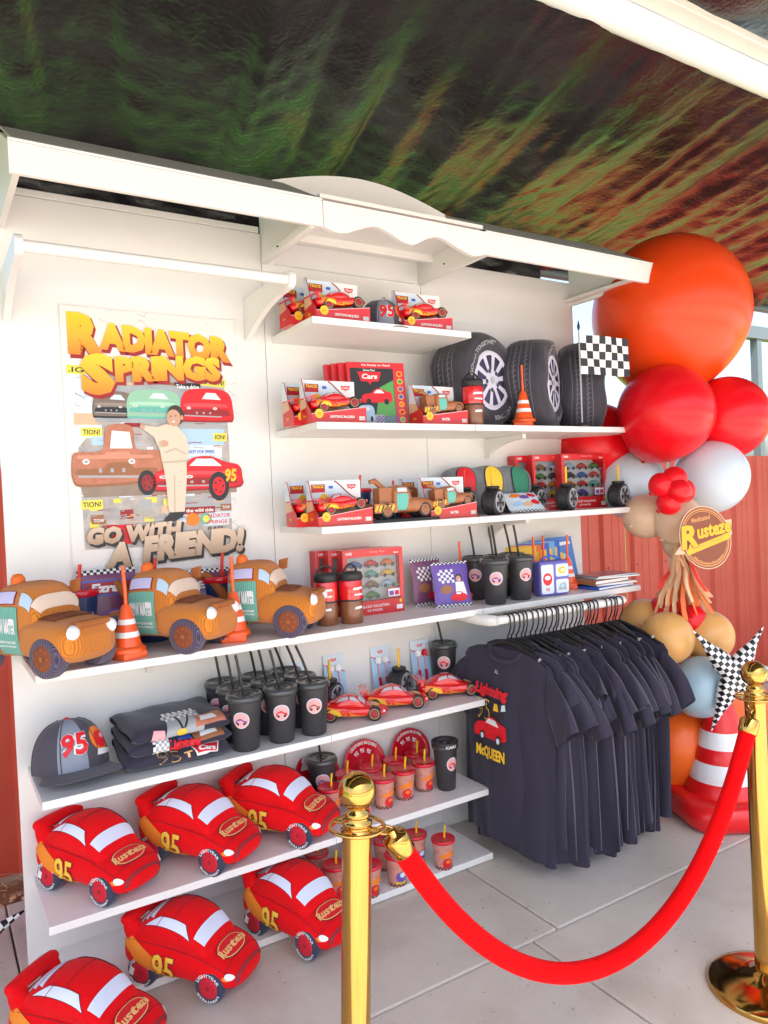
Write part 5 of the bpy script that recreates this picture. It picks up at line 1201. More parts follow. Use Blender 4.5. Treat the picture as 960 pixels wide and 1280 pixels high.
# ------------------------------------------------------------------ snack and party bags
def make_bag(label, loc, rz, tilt, w_, h_, group, kind, name_text=None):
    t = thing('party_bag', label, 'bag', loc, 0, group, (tilt, 0, rz)); F_, K_ = {'purple': (PPUR, PPALE), 'red': (PRED, PTAN), 'maroon': (mat('bag_plum', (.2, .06, .14), .3), PPUR), 'check': (PPALE, PGRY)}[kind]
    pf = lambda u, v: .022 * math.sin(PI * u) ** .7 * math.sin(PI * min(1, max(0, v))) ** .6
    S_ = lambda sgn, off=0.0: (lambda u, v: Vector(((u - .5) * w_ * (1 + .03 * math.sin(9 * v)), -sgn * (pf(u, v) + off) + .002 * noise.noise(Vector((u * 6, v * 6, 1))), v * h_)))
    b = B(); b.grid(S_(1), 16, 16, F_); b.grid(S_(-1), 16, 16, F_); b.build('pouch', t)
    class PS:
        def at(s, u, v, off=0.0): return S_(1, off + .001)(u, v)
    P = PS(); b = B(); n = 18
    for i in range(n):
        for r_ in (0, 1):
            if (i + r_) % 2: b.patch(P, [(i / n, .94 + .03 * r_), ((i + 1) / n, .94 + .03 * r_), ((i + 1) / n, .97 + .03 * r_), (i / n, .97 + .03 * r_)], PBLK, .0008, 1, 1); b.patch(P, [(i / n, .0 + .03 * r_), ((i + 1) / n, .0 + .03 * r_), ((i + 1) / n, .03 + .03 * r_), (i / n, .03 + .03 * r_)], PBLK, .0008, 1, 1)
            else: b.patch(P, [(i / n, .94 + .03 * r_), ((i + 1) / n, .94 + .03 * r_), ((i + 1) / n, .97 + .03 * r_), (i / n, .97 + .03 * r_)], PWHI, .0008, 1, 1); b.patch(P, [(i / n, .0 + .03 * r_), ((i + 1) / n, .0 + .03 * r_), ((i + 1) / n, .03 + .03 * r_), (i / n, .03 + .03 * r_)], PWHI, .0008, 1, 1)
    b.build('checkered_edge', t, kind='stuff')
    b = B()
    if name_text:
        b.patch(P, [(.12, .66), (.88, .66), (.94, .86), (.06, .86)], PBLU, .0010, 6, 3); b.patch(P, [(.14, .68), (.86, .68), (.91, .84), (.09, .84)], PDRED, .0014, 6, 3); b.text_on(P, name_text, .2, .82, .70, .82, PWHI, .0022, .05, .2)
        b.disc_on(P, .6, .35, .28, .14, PPUR, .0010, 16); b.disc_on(P, .62, .38, .18, .08, PPINK, .0016, 14)
    elif kind == 'check':
        for x, y, m_ in ((.25, .3, PSKY), (.75, .35, PRED), (.5, .6, PPUR), (.28, .72, PORA), (.75, .72, PRED), (.5, .25, PTAN)): b.disc_on(P, x, y, .14, .1, m_, .0014, 14); b.disc_on(P, x, y + .06, .07, .06, m_, .0022, 10)
    else:
        for i in range(6):
            for j in range(5):
                if (i + j) % 2: b.patch(P, [(.12 + i * .07, .52 + j * .06), (.19 + i * .07, .52 + j * .06), (.19 + i * .07, .58 + j * .06), (.12 + i * .07, .58 + j * .06)], PWHI, .0012, 1, 1)
        # a plainly dressed child printed on the bag
        b.disc_on(P, .68, .62, .095, .085, HAIR, .0016, 16); b.disc_on(P, .67, .595, .075, .07, SKIN, .0022, 16); b.patch(P, [(.54, .22), (.88, .2), (.82, .53), (.56, .53)], PWHI, .0018, 5, 4); b.disc_on(P, .68, .575, .025, .01, PWHI, .0028, 8)
        b.disc_on(P, .64, .2, .24, .09, PRED, .0026, 16); b.disc_on(P, .62, .27, .13, .05, PRED, .0030, 12); b.disc_on(P, .62, .28, .08, .025, PPALE, .0036, 10); b.disc_on(P, .3, .38, .16, .1, PBRN, .0014, 14)
    b.build('bag_print', t)
    return t
Gg = 'printed party bags'
make_bag('purple party bag with a child printed on it, foremost by the window box', (1.935, -.235, T4), R(-14), R(-14), .16, .19, Gg, 'purple')
make_bag('red party bag leaning behind the purple one with the printed child', (2.02, -.13, T4), R(10), R(-10), .16, .17, Gg, 'red')
make_bag('purple party bag at the back between window box and its neighbours', (1.90, -.11, T4), R(5), R(-8), .16, .20, Gg, 'maroon')
make_bag('low pale party bag with small vehicles before the traffic light cushion', (2.365, -.245, T3 + .004), R(-2), R(-42), .20, .115, Gg, 'check')
make_bag('party bag with the name Ezrah standing behind the outermost plush tow truck', (.60, -.05, T4), R(0), R(-5), .19, .265, Gg, 'maroon', 'Ezrah')
make_bag('party bag with a name, mostly hidden behind the middle plush tow truck', (.96, -.05, T4), R(0), R(-5), .17, .235, Gg, 'maroon', 'Ezrah')

# ------------------------------------------------------------------ lunch box, books and magazines
lb_ = thing('lunch_box', 'small purple lunch box with white printed pictures above the shirt rack', 'lunch box', (2.44, -.285, T4), R(-10))
b = B(); b.box((0, 0, .078), (.155, .07, .152), mat('violet_blue_fabric', (.16, .14, .5), .6, bump=.2, bscale=400)); b.build('bag_body', lb_, bev=.012)
b = B(); b.tube([(-.04, 0, .152), (-.035, 0, .168), (0, 0, .176), (.035, 0, .168), (.04, 0, .152)], .005, 8, PBLU); b.build('handle', lb_)
for i, (x0, z0, x1, z1) in enumerate(((-.072, .012, -.008, .14), (.004, .084, .07, .14), (.004, .012, .07, .072))):
    T = Matrix.Translation((0, -.0356, 0)) @ FRONT; b = B(); 
    rr = .008; P_ = [(x0 + rr + rr * math.cos(a), z0 + rr + rr * math.sin(a)) for a in (PI, 1.25 * PI, 1.5 * PI)] + [(x1 - rr + rr * math.cos(a), z0 + rr + rr * math.sin(a)) for a in (1.5 * PI, 1.75 * PI, 0)] + [(x1 - rr + rr * math.cos(a), z1 - rr + rr * math.sin(a)) for a in (0, .25 * PI, .5 * PI)] + [(x0 + rr + rr * math.cos(a), z1 - rr + rr * math.sin(a)) for a in (.5 * PI, .75 * PI, PI)]
    b.flat(P_, PPALE, T, .0004); cx_, cz_ = (x0 + x1) / 2, (z0 + z1) / 2
    if i == 0: b.disc(cx_, cz_, .024, .028, PRED, T, .0010, 16); b.disc(cx_, cz_ + .006, .015, .010, PWHI, T, .0014, 12); b.text('95', cx_, z0 + .018, .022, .014, PRED, T, .001)
    elif i == 1: b.disc(cx_, cz_, .022, .016, PYEL, T, .0010, 14); b.disc(cx_ + .004, cz_, .012, .007, PWHI, T, .0014, 10)
    else: b.flat([(x0 + .01, z0 + .012), (x1 - .01, z0 + .012), (x1 - .018, z1 - .014), (x0 + .02, z1 - .02)], PGRY, T, .0010); b.disc(cx_, cz_, .012, .010, PSKY, T, .0014, 10)
    b.build('printed_panel', lb_)
pic = B()
def make_book(label, loc, rz, tilt, w_, h_, d_, mcov, group, extra=None):
    t = thing('picture_book', label, 'book', loc, 0, group, (tilt, 0, rz)); b = B(); b.box((0, d_ / 2, h_ / 2), (w_, d_, h_), mcov); b.build('cover', t, bev=.0015)
    b = B(); b.box((0, d_ / 2, h_ / 2 + .001), (w_ - .004, d_ - .003, h_ - .001), PWHI); b.build('pages', t)
    T = Matrix.Translation((0, -.0006, 0)) @ FRONT; b = B()
    if extra == 'blue':
        b.disc(0, h_ * .45, w_ * .34, h_ * .22, PSKY, T, .0003, 24); b.flat([(-w_ * .4, .01), (w_ * .4, .01), (w_ * .25, h_ * .3), (0, h_ * .5), (-w_ * .3, h_ * .3)], PTAN, T, .0006); b.disc(0, h_ * .42, w_ * .16, h_ * .14, PORA, T, .0010, 14); b.disc(0, h_ * .62, w_ * .08, h_ * .07, PYEL, T, .0013, 12); b.flat([(-w_ * .4, h_ * .8), (w_ * .4, h_ * .84), (w_ * .4, h_ * .9), (-w_ * .4, h_ * .88)], PWHI, T, .0008)
    else: b.rect(-w_ * .4, h_ * .6, w_ * .4, h_ * .85, PYEL, T, .0004); b.disc(0, h_ * .3, w_ * .3, h_ * .18, PWHI, T, .0006, 16)
    b.build('cover_print', t); return t
Gbk = 'picture books leaning behind the purple lunch box'
make_book('blue picture book in full view at the panel edge beside the magazines', (2.70, -.13, T4), R(-8), R(-14), .155, .245, .012, mat('book_blue', (.1, .25, .6), .3), Gbk, 'blue')
for i, (x, m_, lb) in enumerate(((2.60, PBLU, 'dark blue picture book just behind the one in full view'), (2.575, mat('book_cyan', (.15, .4, .65), .3), 'light blue picture book second behind the one in full view'), (2.545, PBLU, 'navy picture book third behind the one in full view'), (2.50, PORA, 'orange picture book nearest the black tumblers'), (2.475, PYEL, 'yellow picture book nearest the black tumblers'))):
    make_book(lb, (x, -.10 + .008 * i, T4), R(-30), R(-10), .15, .23 - .006 * i, .010, m_, Gbk)
zz = T4 + .001
for i, (w_, d_, h_, m_, dx, rz, lb) in enumerate(((.25, .18, .012, PBLU, .0, 4, 'blue bound magazine at the bottom of the flat pile'), (.24, .17, .010, PWHI, .03, -6, 'white edged magazine second in the flat pile'), (.23, .17, .020, PBRN, -.02, 3, 'brown woven mat in the middle of the flat pile'), (.25, .18, .008, PPALE, .04, -10, 'pale magazine near the top of the flat pile'), (.24, .17, .005, mat('magazine_cover', (.3, .2, .2), .2, var=.5, vscale=30), .03, -4, 'glossy magazine on top of the flat pile'))):
    t = thing('magazine', lb, 'magazine', (2.79 + dx, -.255, zz), R(rz), 'flat pile of magazines at the shelf end'); b = B(); b.box((0, 0, h_ * .5), (w_, d_, h_), m_); b.build('cover', t, bev=.001)
    b = B(); b.box((.001, -.001, h_ * .5), (w_ + .001, d_ + .001, h_ * .6), PWHI); b.build('pages', t); zz += h_ + .001

# ------------------------------------------------------------------ hangers and shirts on the rack
def make_hanger():
    t = thing('clothes_hanger', 'x', 'hanger', (0, 0, 0), 0, 'black hangers on the white rod')
    b = B(); pts = [(-.0215 * math.cos(a), 0, .0215 * math.sin(a)) for a in [-.5 + (PI + .5) * k / 14 for k in range(15)]] 
    pts = [(.0215 * math.cos(a), 0, .0215 * math.sin(a)) for a in [PI + .6 - (PI + .6) * k / 14 for k in range(15)]] + [(.0205, 0, -.03), (.012, 0, -.055), (.002, 0, -.068), (0, 0, -.095)]
    b.tube(pts, .0032, 6, HANG); b.build('hook', t)
    b = B(); b.tube([(-.2, 0, -.165), (-.12, 0, -.125), (-.03, 0, -.098), (0, 0, -.094), (.03, 0, -.098), (.12, 0, -.125), (.2, 0, -.165)], [.005, .008, .010, .012, .010, .008, .005], 8, HANG); b.tube([(-.2, 0, -.165), (0, 0, -.172), (.2, 0, -.165)], .0035, 6, HANG); b.build('hanger_bar', t)
    b = B()
    for s_ in (-1, 1): b.box((s_ * .165, 0, -.14), (.006, .012, .012), PGRY)
    o = b.build('notch_clip', t); return t
def make_shirt(seed):
    rng = random.Random(seed); ph = rng.uniform(0, 6); t = thing('tshirt', 'x', 'T-shirt', (0, 0, 0), 0, 'charcoal T-shirts hanging on the rack')
    Lb = .79; fa = rng.uniform(.7, 1.5); rng_a = rng.uniform(.5, 1.6)
    def body(u, v):
        a = 2 * PI * u; c, s_ = math.cos(a), math.sin(a)
        # v: 0 at the neck .. 1 at the hem
        z = -.098 - v * Lb
        sh = min(1, v / .10); wd = .085 + (.232 - .085) * (math.sin(sh * PI / 2)) ** 1.0 + .018 * max(0, v - .3)
        if v < .10: z = -.098 - .062 * (sh ** 1.4)
        else: z = -.160 - (v - .10) / .90 * (Lb - .06)
        dp = .010 + .022 * min(1, v * 3) + .012 * v
        fold = v ** .8 * (.015 * rng_a * math.sin(a * 3 + ph * 1.7 + 1.5 * v) + .011 * math.sin(a * 7 + ph * 2 - v * 2) + .024 * noise.noise(Vector((c * 3, s_ * 2 + seed, v * 2.2))))
        hem = .015 * math.sin(a * 2 + ph) * v ** 4 + .012 * noise.noise(Vector((c * 2, seed, 0))) * v ** 3
        return Vector((c * wd * (1 - .06 * v * v * abs(math.sin(ph))), s_ * dp + fold * fa * (abs(s_) ** .5), z + hem))
    b = B(); b.grid(body, 44, 30, SHIRT); b.build('shirt_body', t)
    b = B()
    for sd in (-1, 1):
        dr = rng.uniform(-.06, .07)
        def slv(u, v, sd=sd, dr=dr):
            a = 2 * PI * u; top = Vector((sd * .205, 0, -.155)); bot = Vector((sd * .20, 0, -.335))
            tip_t = Vector((sd * (.335 + dr * .5), .02 * math.sin(ph), -.335 - dr)); tip_b = Vector((sd * (.235 + dr), .012, -.43))
            A = top.lerp(tip_t, v) + Vector((sd * .015 * math.sin(PI * v), 0, .012 * math.sin(PI * v))); Bm = bot.lerp(tip_b, v)
            m_ = (A + Bm) / 2; h_ = (A - Bm) / 2; dd = .018 + .012 * v
            return m_ + h_ * math.cos(a) + Vector((0, 1, 0)) * (math.sin(a) * dd + .008 * v * math.sin(3 * a + ph * 3 + 4 * v))
        b2 = B(); b2.grid(slv, 26, 12, SHIRT); b2.build('sleeve', t)
    b = B(); b.tube([(.082 * math.cos(a), .014 * math.sin(a) - .004 - .012 * (math.sin(a) < 0), -.100 - .045 * max(0, -math.sin(a)) + .006 * max(0, math.sin(a))) for a in [2 * PI * k / 24 for k in range(25)]], .0075, 8, SHIRT, False); b.build('collar', t)
    return t
hg = make_hanger(); sh_src = [make_shirt(s) for s in range(8)]
ordw = ['first', 'second', 'third', 'fourth', 'fifth', 'sixth', 'seventh', 'eighth', 'ninth', 'tenth', 'eleventh', 'twelfth', 'thirteenth', 'fourteenth', 'fifteenth', 'sixteenth', 'seventeenth', 'eighteenth', 'nineteenth', 'twentieth', 'twenty-first', 'twenty-second', 'twenty-third', 'twenty-fourth', 'twenty-fifth', 'twenty-sixth', 'twenty-seventh']
NS = 27; km = {}
for c in bpy.data.objects:
    if c.parent: km.setdefault(c.parent.name, []).append(c)
xs = []; x = 2.0
gaps = [.034] * NS
for i in range(NS):
    xs.append(x); x += random.choice((.018, .022, .028, .030)) if i not in (21,) else .06
sc_ = (2.69 - 2.0) / (xs[-1] - 2.0); xs = [2.03 + (q - 2.0) * sc_ * .955 for q in xs]
rr_ = random.Random(11)
for i, x in enumerate(xs):
    a = -90 + (5 if i == 0 else rr_.uniform(-9, 14) + 6 * (i < 4) - (8 if i > 22 else 0)); dz = rr_.uniform(-.026, -.010)
    used_src = i < 8
    src = sh_src[i] if used_src else sh_src[rr_.randrange(8)]
    where = 'beginning with the printed one' 
    if i == 0: ls = 'charcoal T-shirt with red and yellow racing print hanging first on the rack'
    elif i == NS - 1: ls = 'charcoal T-shirt hanging last on the rack, in front of the balloons'
    else: ls = 'plain charcoal T-shirt on the rack, %s counted from the printed one' % ordw[i]
    lh = 'black hanger hooked on the rod, holding the printed T-shirt' if i == 0 else ('black hanger holding the last T-shirt before the balloons' if i == NS - 1 else 'black hanger on the white rod, %s counted from the printed T-shirt' % ordw[i])
    if used_src: o = src; o['label'] = ls; o.location = (x, RY, RZ + dz); o.rotation_euler = (0, 0, R(a))
    else: o = dup(src, ls, (x, RY, RZ + dz), R(a), km=km)
    o.rotation_euler = (rr_.uniform(-.035, .035), rr_.uniform(-.05, .05), R(a)); o.scale = (rr_.uniform(.98, 1.12), 1, rr_.uniform(.95, 1.03)) if i else (1.05, 1, 1.0)
    if i == 0: h = hg; h['label'] = lh; h.location = (x, RY, RZ); h.rotation_euler = (0, 0, R(a))
    else: h = dup(hg, lh, (x, RY, RZ), R(a), km=km)
# print on the first shirt
first = sh_src[0]; T = Matrix.Translation((-.02, -.060, 0)) @ FRONT
def shw(x, y): return x, y
b = B()
fy = lambda x, z: -.052 - .004 * math.sin(x * 30)
class SF:
    def at(s, x, z, off=0.0): return Vector((x * .72 - .045, fy(x, z) - off - .02 * max(0, (-.25 - z)) , z))
S = SF()
b.text_on(S, 'Lightning', -.11, .13, -.305, -.245, PRED, .003, .05, .25); b.text_on(S, '95', -.10, .0, -.395, -.31, PYEL, .002, .0); b.text_on(S, '95', -.096, -.004, -.39, -.315, PBLK, .003, -.012)
b.patch(S, [(.0, -.37), (.1, -.37), (.1, -.31), (.02, -.31)], PBLK, .001, 4, 3); b.patch(S, [(.03, -.345), (.07, -.345), (.06, -.315), (.04, -.315)], PYEL, .002, 3, 3); b.patch(S, [(.085, -.34), (.115, -.335), (.11, -.31), (.09, -.315)], PPALE, .002, 3, 3)
b.build('shirt_lettering', first)
b = B(); vs = [S.at(p[0], p[1], .0035) for p in body_pts(.005, -.43, .115, .065, 'car')]; b.add(vs, [tuple(range(len(vs)))], PRED)
vs = [S.at(x, z, .0045) for x, z in ((-.03, -.405), (.075, -.408), (.05, -.383), (-.005, -.383))]; b.add(vs, [(0, 1, 2, 3)], PWHI)
for x in (-.055, .07): b.add([S.at(x + .019 * math.cos(2 * PI * k / 14), -.462 + .021 * math.sin(2 * PI * k / 14), .005) for k in range(14)], [tuple(range(14))], PBLK); b.add([S.at(x + .011 * math.cos(2 * PI * k / 14), -.462 + .012 * math.sin(2 * PI * k / 14), .006) for k in range(14)], [tuple(range(14))], PPALE)
b.build('printed_car', first)
b = B(); b.text_on(S, 'McQUEEN', -.10, .11, -.555, -.50, PYEL, .003, .05); b.build('shirt_lettering', first)
b = B(); b.text_on(S, 'XL', .05, .075, -.19, -.175, PPALE, .006, .0); b.build('size_sticker', first)

# ------------------------------------------------------------------ balloons
def make_balloon(label, c, r, m_, group, sq=1.0, rot=(0, 0, 0), knot=True, name='balloon'):
    t = thing(name, label, 'balloon', c, 0, group, rot)
    prof = []
    n = 36
    for k in range(n + 1):
        a = -PI / 2 + PI * k / n; rr = r * math.cos(a); z = r * sq * math.sin(a)
        if z < 0: rr *= 1 - .17 * (z / r) ** 2; z *= 1.11
        prof.append((max(rr, .0005), z))
    b = B(); b.lathe(prof, 72, m_, caps=False); b.build('latex_skin', t)
    if knot:
        b = B(); z = prof[0][1]; b.lathe([(r * .05, z + .006), (.006, z - .004), (.010, z - .012), (.004, z - .013)], 12, m_, caps=False); b.build('knot', t)
    return t
Gba = 'balloon column beside the display'
BL = [((3.27, -.335, 2.345), .375, BORA, 1.02, (.1, .1, 0), 'giant orange balloon crowning the balloon column'),
      ((3.067, -.444, 1.839), .222, BRED, 1.0, (.5, 0, .2), 'large red balloon right under the giant orange one'),
      ((3.448, -.50, 1.815), .205, BRED, .94, (0, -1.2, .2), 'large red balloon beside the first, cut by the edge of the photo'),
      ((3.05, -.02, 1.72), .22, BRED, 1.0, (0, 1.0, .2), 'large red balloon peeking out behind the shelf end'),
      ((3.287, -.516, 1.528), .176, BWHI, .9, (0, -1.2, .3), 'pearly white balloon beside the red mini cluster'),
      ((3.10, -.20, 1.505), .172, BWHI, .98, (0, 1.2, 0), 'pearly white balloon behind the outermost tyre cup'),
      ((3.045, -.50, 1.342), .122, BNUD, .9, (.2, .7, 0), 'nude balloon right under the red mini cluster'),
      ((2.985, -.37, 1.355), .108, BNUD, .9, (0, 1.2, 0), 'nude balloon nearest the shelf end'),
      ((3.19, -.42, 1.34), .115, BNUD, .9, (.2, -1, 0), 'nude balloon tucked above the brown round sign'),
      ((3.10, -.46, 1.215), .07, BNUD, 1.0, (0, 0, 0), 'small nude balloon above the paper tassel'),
      ((3.02, -.437, .895), .085, BRED, 1.0, (0, 1, 0), 'small red balloon under the tassel, nearer the shirts'),
      ((3.075, -.53, .865), .080, BRED, 1.0, (0, -1, 0), 'small red balloon under the tassel, nearer the mustard balloons'),
      ((2.977, -.352, .847), .115, BTAN, 1.0, (0, 1, 0), 'mustard balloon half hidden behind the last shirts'),
      ((2.90, -.534, .808), .118, BTAN, 1.0, (.4, .4, 0), 'mustard balloon foremost, right above the pale blue one'),
      ((3.138, -.571, .79), .120, BTAN, 1.0, (.3, -.8, 0), 'mustard balloon behind the checkered star'),
      ((3.017, -.618, .584), .136, BBLU, 1.0, (.5, 0, 0), 'pale blue balloon beside the sleeves of the last shirts'),
      ((3.08, -.42, .27), .20, BORD, 1.05, (0, .5, 0), 'burnt orange balloon between the shirts and the red cone'),
      ((3.44, -.40, .36), .25, BORD, 1.05, (0, -.5, 0), 'big burnt orange balloon behind the checkered star and cone'),
      ((3.25, -.30, .62), .16, BORD, 1.0, (0, 0, 0), 'burnt orange balloon hidden behind the pale blue and mustard ones')]
for c, r, m_, sq, rot, lb in BL: make_balloon(lb, c, r, m_, Gba, sq, rot)
for (x, y, z), lb in (((2.845, -.575, 1.50), 'nearest the shelf'), ((2.905, -.600, 1.525), 'at the top'), ((2.945, -.610, 1.47), 'farthest from the shelf'), ((2.89, -.630, 1.47), 'in the centre'), ((2.875, -.59, 1.42), 'at the bottom')):
    make_balloon('tiny red balloon of the five in the mini cluster, ' + lb, (x, y, z), .055, BRED, 'mini cluster of tiny red balloons', .98, (1, 0, 0))
pole = B(); pole.tube([(3.18, -.36, 0), (3.18, -.36, 2.1)], .012, 10, WROD); pole.lathe([(.15, 0), (.15, .01), (.02, .02)], 24, WROD, rotM(loc=(3.18, -.36, .0))); tag(pole.build('balloon_stand'), 'thin white stand pole running up inside the balloon column', 'stand')

# paper tassel
tas = thing('paper_tassel', 'tassel of tan and red tissue strips hanging under the nude balloons', 'tassel', (3.03, -.52, 1.19))
TISS = [mat('tissue_tan', (.72, .4, .2), .7), mat('tissue_red', (.7, .03, .015), .7), mat('tissue_peach', (.78, .5, .3), .7), mat('tissue_orange', (.75, .18, .04), .7)]
rt_ = random.Random(5)
for i in range(72):
    a = rt_.uniform(0, 2 * PI); spread = rt_.uniform(.03, .125); ln = rt_.uniform(.20, .34); w_ = rt_.uniform(.006, .012); m_ = TISS[rt_.choice((0, 0, 1, 2, 2, 3))]; tw = rt_.uniform(-2, 2); z0 = rt_.uniform(-.03, .05)
    def st(u, v, a=a, spread=spread, ln=ln, w_=w_, tw=tw, z0=z0):
        r = .015 + spread * v ** 1.3; c = Vector((r * math.cos(a), r * math.sin(a), z0 - ln * v + .012 * math.sin(6 * v + a))); tt = a + PI / 2 + tw * v
        return c + Vector((math.cos(tt), math.sin(tt), .2 * math.sin(tw * 3 * v))) * (u - .5) * 2 * w_ + Vector((.01 * math.sin(9 * v + a), 0, 0))
    b = B(); b.grid(st, 1, 8, m_); b.build('tissue_strip', tas)

# round sign
SGB = mat('sign_brown', (.27, .07, .03), .5); SGO = mat('sign_orange', (.8, .36, .12), .5); SGY = mat('sign_yellow', (.9, .5, .02), .45); SGE = mat('foam_board_edge', (.78, .55, .38), .6)
sg = thing('round_sign', 'brown round cutout sign with yellow Rusteze lettering fixed to the balloons', 'sign', (2.965, -.70, 1.262), 0, None, (0, R(-12), R(-38))); sg.scale = (.93,) * 3
TS = FRONT
out = [(.115 * math.cos(2 * PI * k / 48), .150 * math.sin(2 * PI * k / 48)) for k in range(48)]
b = B(); b.prism([(x, z) for x, z in out], 0, .01, SGE, 'y'); b.prism([(-.155, -.045), (-.07, .03), (-.09, .075), (.135, .055), (.12, -.015), (-.06, -.06), (-.1, -.055)], .001, .009, SGE, 'y'); b.build('board', sg)
b = B()
for s_, m_, z in ((.97, SGB, .0006), (.92, SGO, .0010), (.885, SGB, .0014), (.85, SGO, .0018), (.83, SGB, .0022)): b.disc(0, 0, .115 * s_, .150 * s_, m_, TS, z, 48)
b.build('ring_print', sg)
b = B(); b.text('Medicated', .0, .092, .09, .022, SGO, TS, .003, .02, .3); b.build('lettering', sg)
b = B(); b.flat([(-.09, -.062), (.105, -.03), (.115, .0), (-.075, -.03)], SGY, TS, .0034); b.flat([(-.085, .05), (-.06, .05), (-.075, -.06), (-.1, -.06)], SGY, TS, .0032); b.build('banner', sg)
b = B(); b.text('R', -.075, .022, .085, .115, SGB, TS, .0036, .08, .25); b.text('usteze', .045, .03, .16, .066, SGB, TS, .0036, .08, .25); b.build('lettering_outline', sg)
b = B(); b.text('R', -.077, .022, .08, .11, SGY, TS, .0044, .04, .25); b.text('usteze', .045, .03, .155, .06, SGY, TS, .0044, .04, .25); b.build('lettering', sg)
b = B(); b.text('Bumper Ointment', .015, -.030, .12, .013, SGO, Matrix.Rotation(.0, 4, 'X') @ TS @ Matrix.Rotation(.16, 4, 'Z'), .0040, .02); 
def under(a_): return a_
vs, fs, ar = tmesh('Medicated Bumper', .02, 0)
b.add([TS @ Vector(((.085 + .0 + .012 * (1 - bb_)) * math.cos(PI * 1.22 + a * PI * .5), (.115 + .014 * (1 - bb_)) * math.sin(PI * 1.22 + a * PI * .5), .003)) for a, bb_ in vs], fs, SGO); b.build('lettering', sg)

# checkered star balloons
CHK = checker_mat('checkered_foil', 1.0, (0, 0, R(45)), .18)
def make_star(label, loc, rot, s, n=6, lens=None, name='star_balloon', angs=None):
    t = thing(name, label, 'balloon', loc, 0, 'checkered foil star balloons', rot); t.scale = (s,) * 3
    b = B(); b.lathe([(.002, -.045), (.03, -.04), (.05, -.015), (.05, .015), (.03, .04), (.002, .045)], 20, CHK, rotM(x=PI / 2), caps=False); cs = b.build('star_centre', t)
    for k in range(n):
        a = 2 * PI * k / n + PI / 2; Lg = (lens or [.29] * n)[k]
        if angs: a = R(angs[k])
        b = B(); d = Vector((math.cos(a), .10 * math.sin(2.2 * k), math.sin(a))).normalized(); u_ = d.cross(Vector((0, 1, 0))).normalized(); v_ = d.cross(u_); nn = 16; vs = []
        for j in range(15):
            f = j / 14; r = .046 * (1 - f) ** .85 * (1 + .5 * math.sin(PI * min(1, f * 1.5))) + .0015
            for q in range(nn):
                th = 2 * PI * q / nn; rr = r * (1 + .05 * math.cos(th * 6)); vs.append(d * (.01 + Lg * f) + (u_ * math.cos(th) + v_ * math.sin(th) * .8) * rr)
        b.add(vs, [(j * nn + q, j * nn + (q + 1) % nn, (j + 1) * nn + (q + 1) % nn, (j + 1) * nn + q) for j in range(14) for q in range(nn)], CHK, True)
        b.build('star_point', t)
    for o in kids(t):      # cylindrical uv in metres so that the checks run round each point
        me = o.data; uv = me.uv_layers.new(name='UV')
        for lp in me.loops:
            p = me.vertices[lp.vertex_index].co; uv.data[lp.index].uv = (p.x * 44, p.z * 44)
    return t
make_star('black and white checkered star balloon in front of the mustard balloons', (2.985, -.80, .675), (0, R(10), R(-38)), .80, 5, [.31, .29, .33, .32, .26], angs=(140, 66, 12, 258, 312))
make_star('checkered star balloon whose tip pokes in beside the unit base', (.075, .0, .10), (0, R(-70), R(12)), .8, 5, [.30] * 5)

# inflatable cone
CNR = mat('red_inflatable', (.78, .01, .012), .35, coat=.2, bump=.15, bscale=12); CNW = mat('white_inflatable_band', (.82, .82, .85), .45, bump=.15, bscale=20)
cn = thing('inflatable_cone', 'big puffy red traffic cone with two white bands in front of the balloons', 'cone', (3.09, -.66, 0), R(-28)); cn.scale = (1.12, 1.12, .95)
def cb_(u, v):
    a = 2 * PI * u; q = 2 / 3.6; w_ = .215; e = math.sin(PI * v) ** .5
    rad = (abs(math.cos(a)) ** 3.6 + abs(math.sin(a)) ** 3.6) ** (-1 / 3.6)
    rr = w_ * rad * (.0 + (1.0 if .0 < v < 1 else 0) * (.72 + .28 * e)) if 0 < v < 1 else .001
    return Vector((rr * math.cos(a), rr * math.sin(a), .001 + .125 * (.5 - .5 * math.cos(PI * v)) + .006 * math.sin(6 * a) * e))
b = B(); b.grid(cb_, 56, 20, CNR); b.build('base', cn)
rc = lambda z: .150 - .100 * ((z - .1) / .42) ** 1.05 if z < .52 else .05
def ring(z0, z1, m_, n_, cap=False):
    b = B(); st_ = [(rc(z0 + (z1 - z0) * k / 6) * (1 + .035 * math.sin(PI * k / 6)), z0 + (z1 - z0) * k / 6) for k in range(7)]
    if cap: st_ += [(rc(z1) * math.cos(a), z1 + .035 * math.sin(a)) for a in (.3, .6, .9, 1.2, 1.5)]
    b.lathe(st_, 40, m_, caps=False); b.build(n_, cn)
ring(.1, .185, CNR, 'cone_body'); ring(.185, .27, CNW, 'white_band'); ring(.27, .335, CNR, 'cone_body'); ring(.335, .41, CNW, 'white_band'); ring(.41, .52, CNR, 'cone_tip', True)

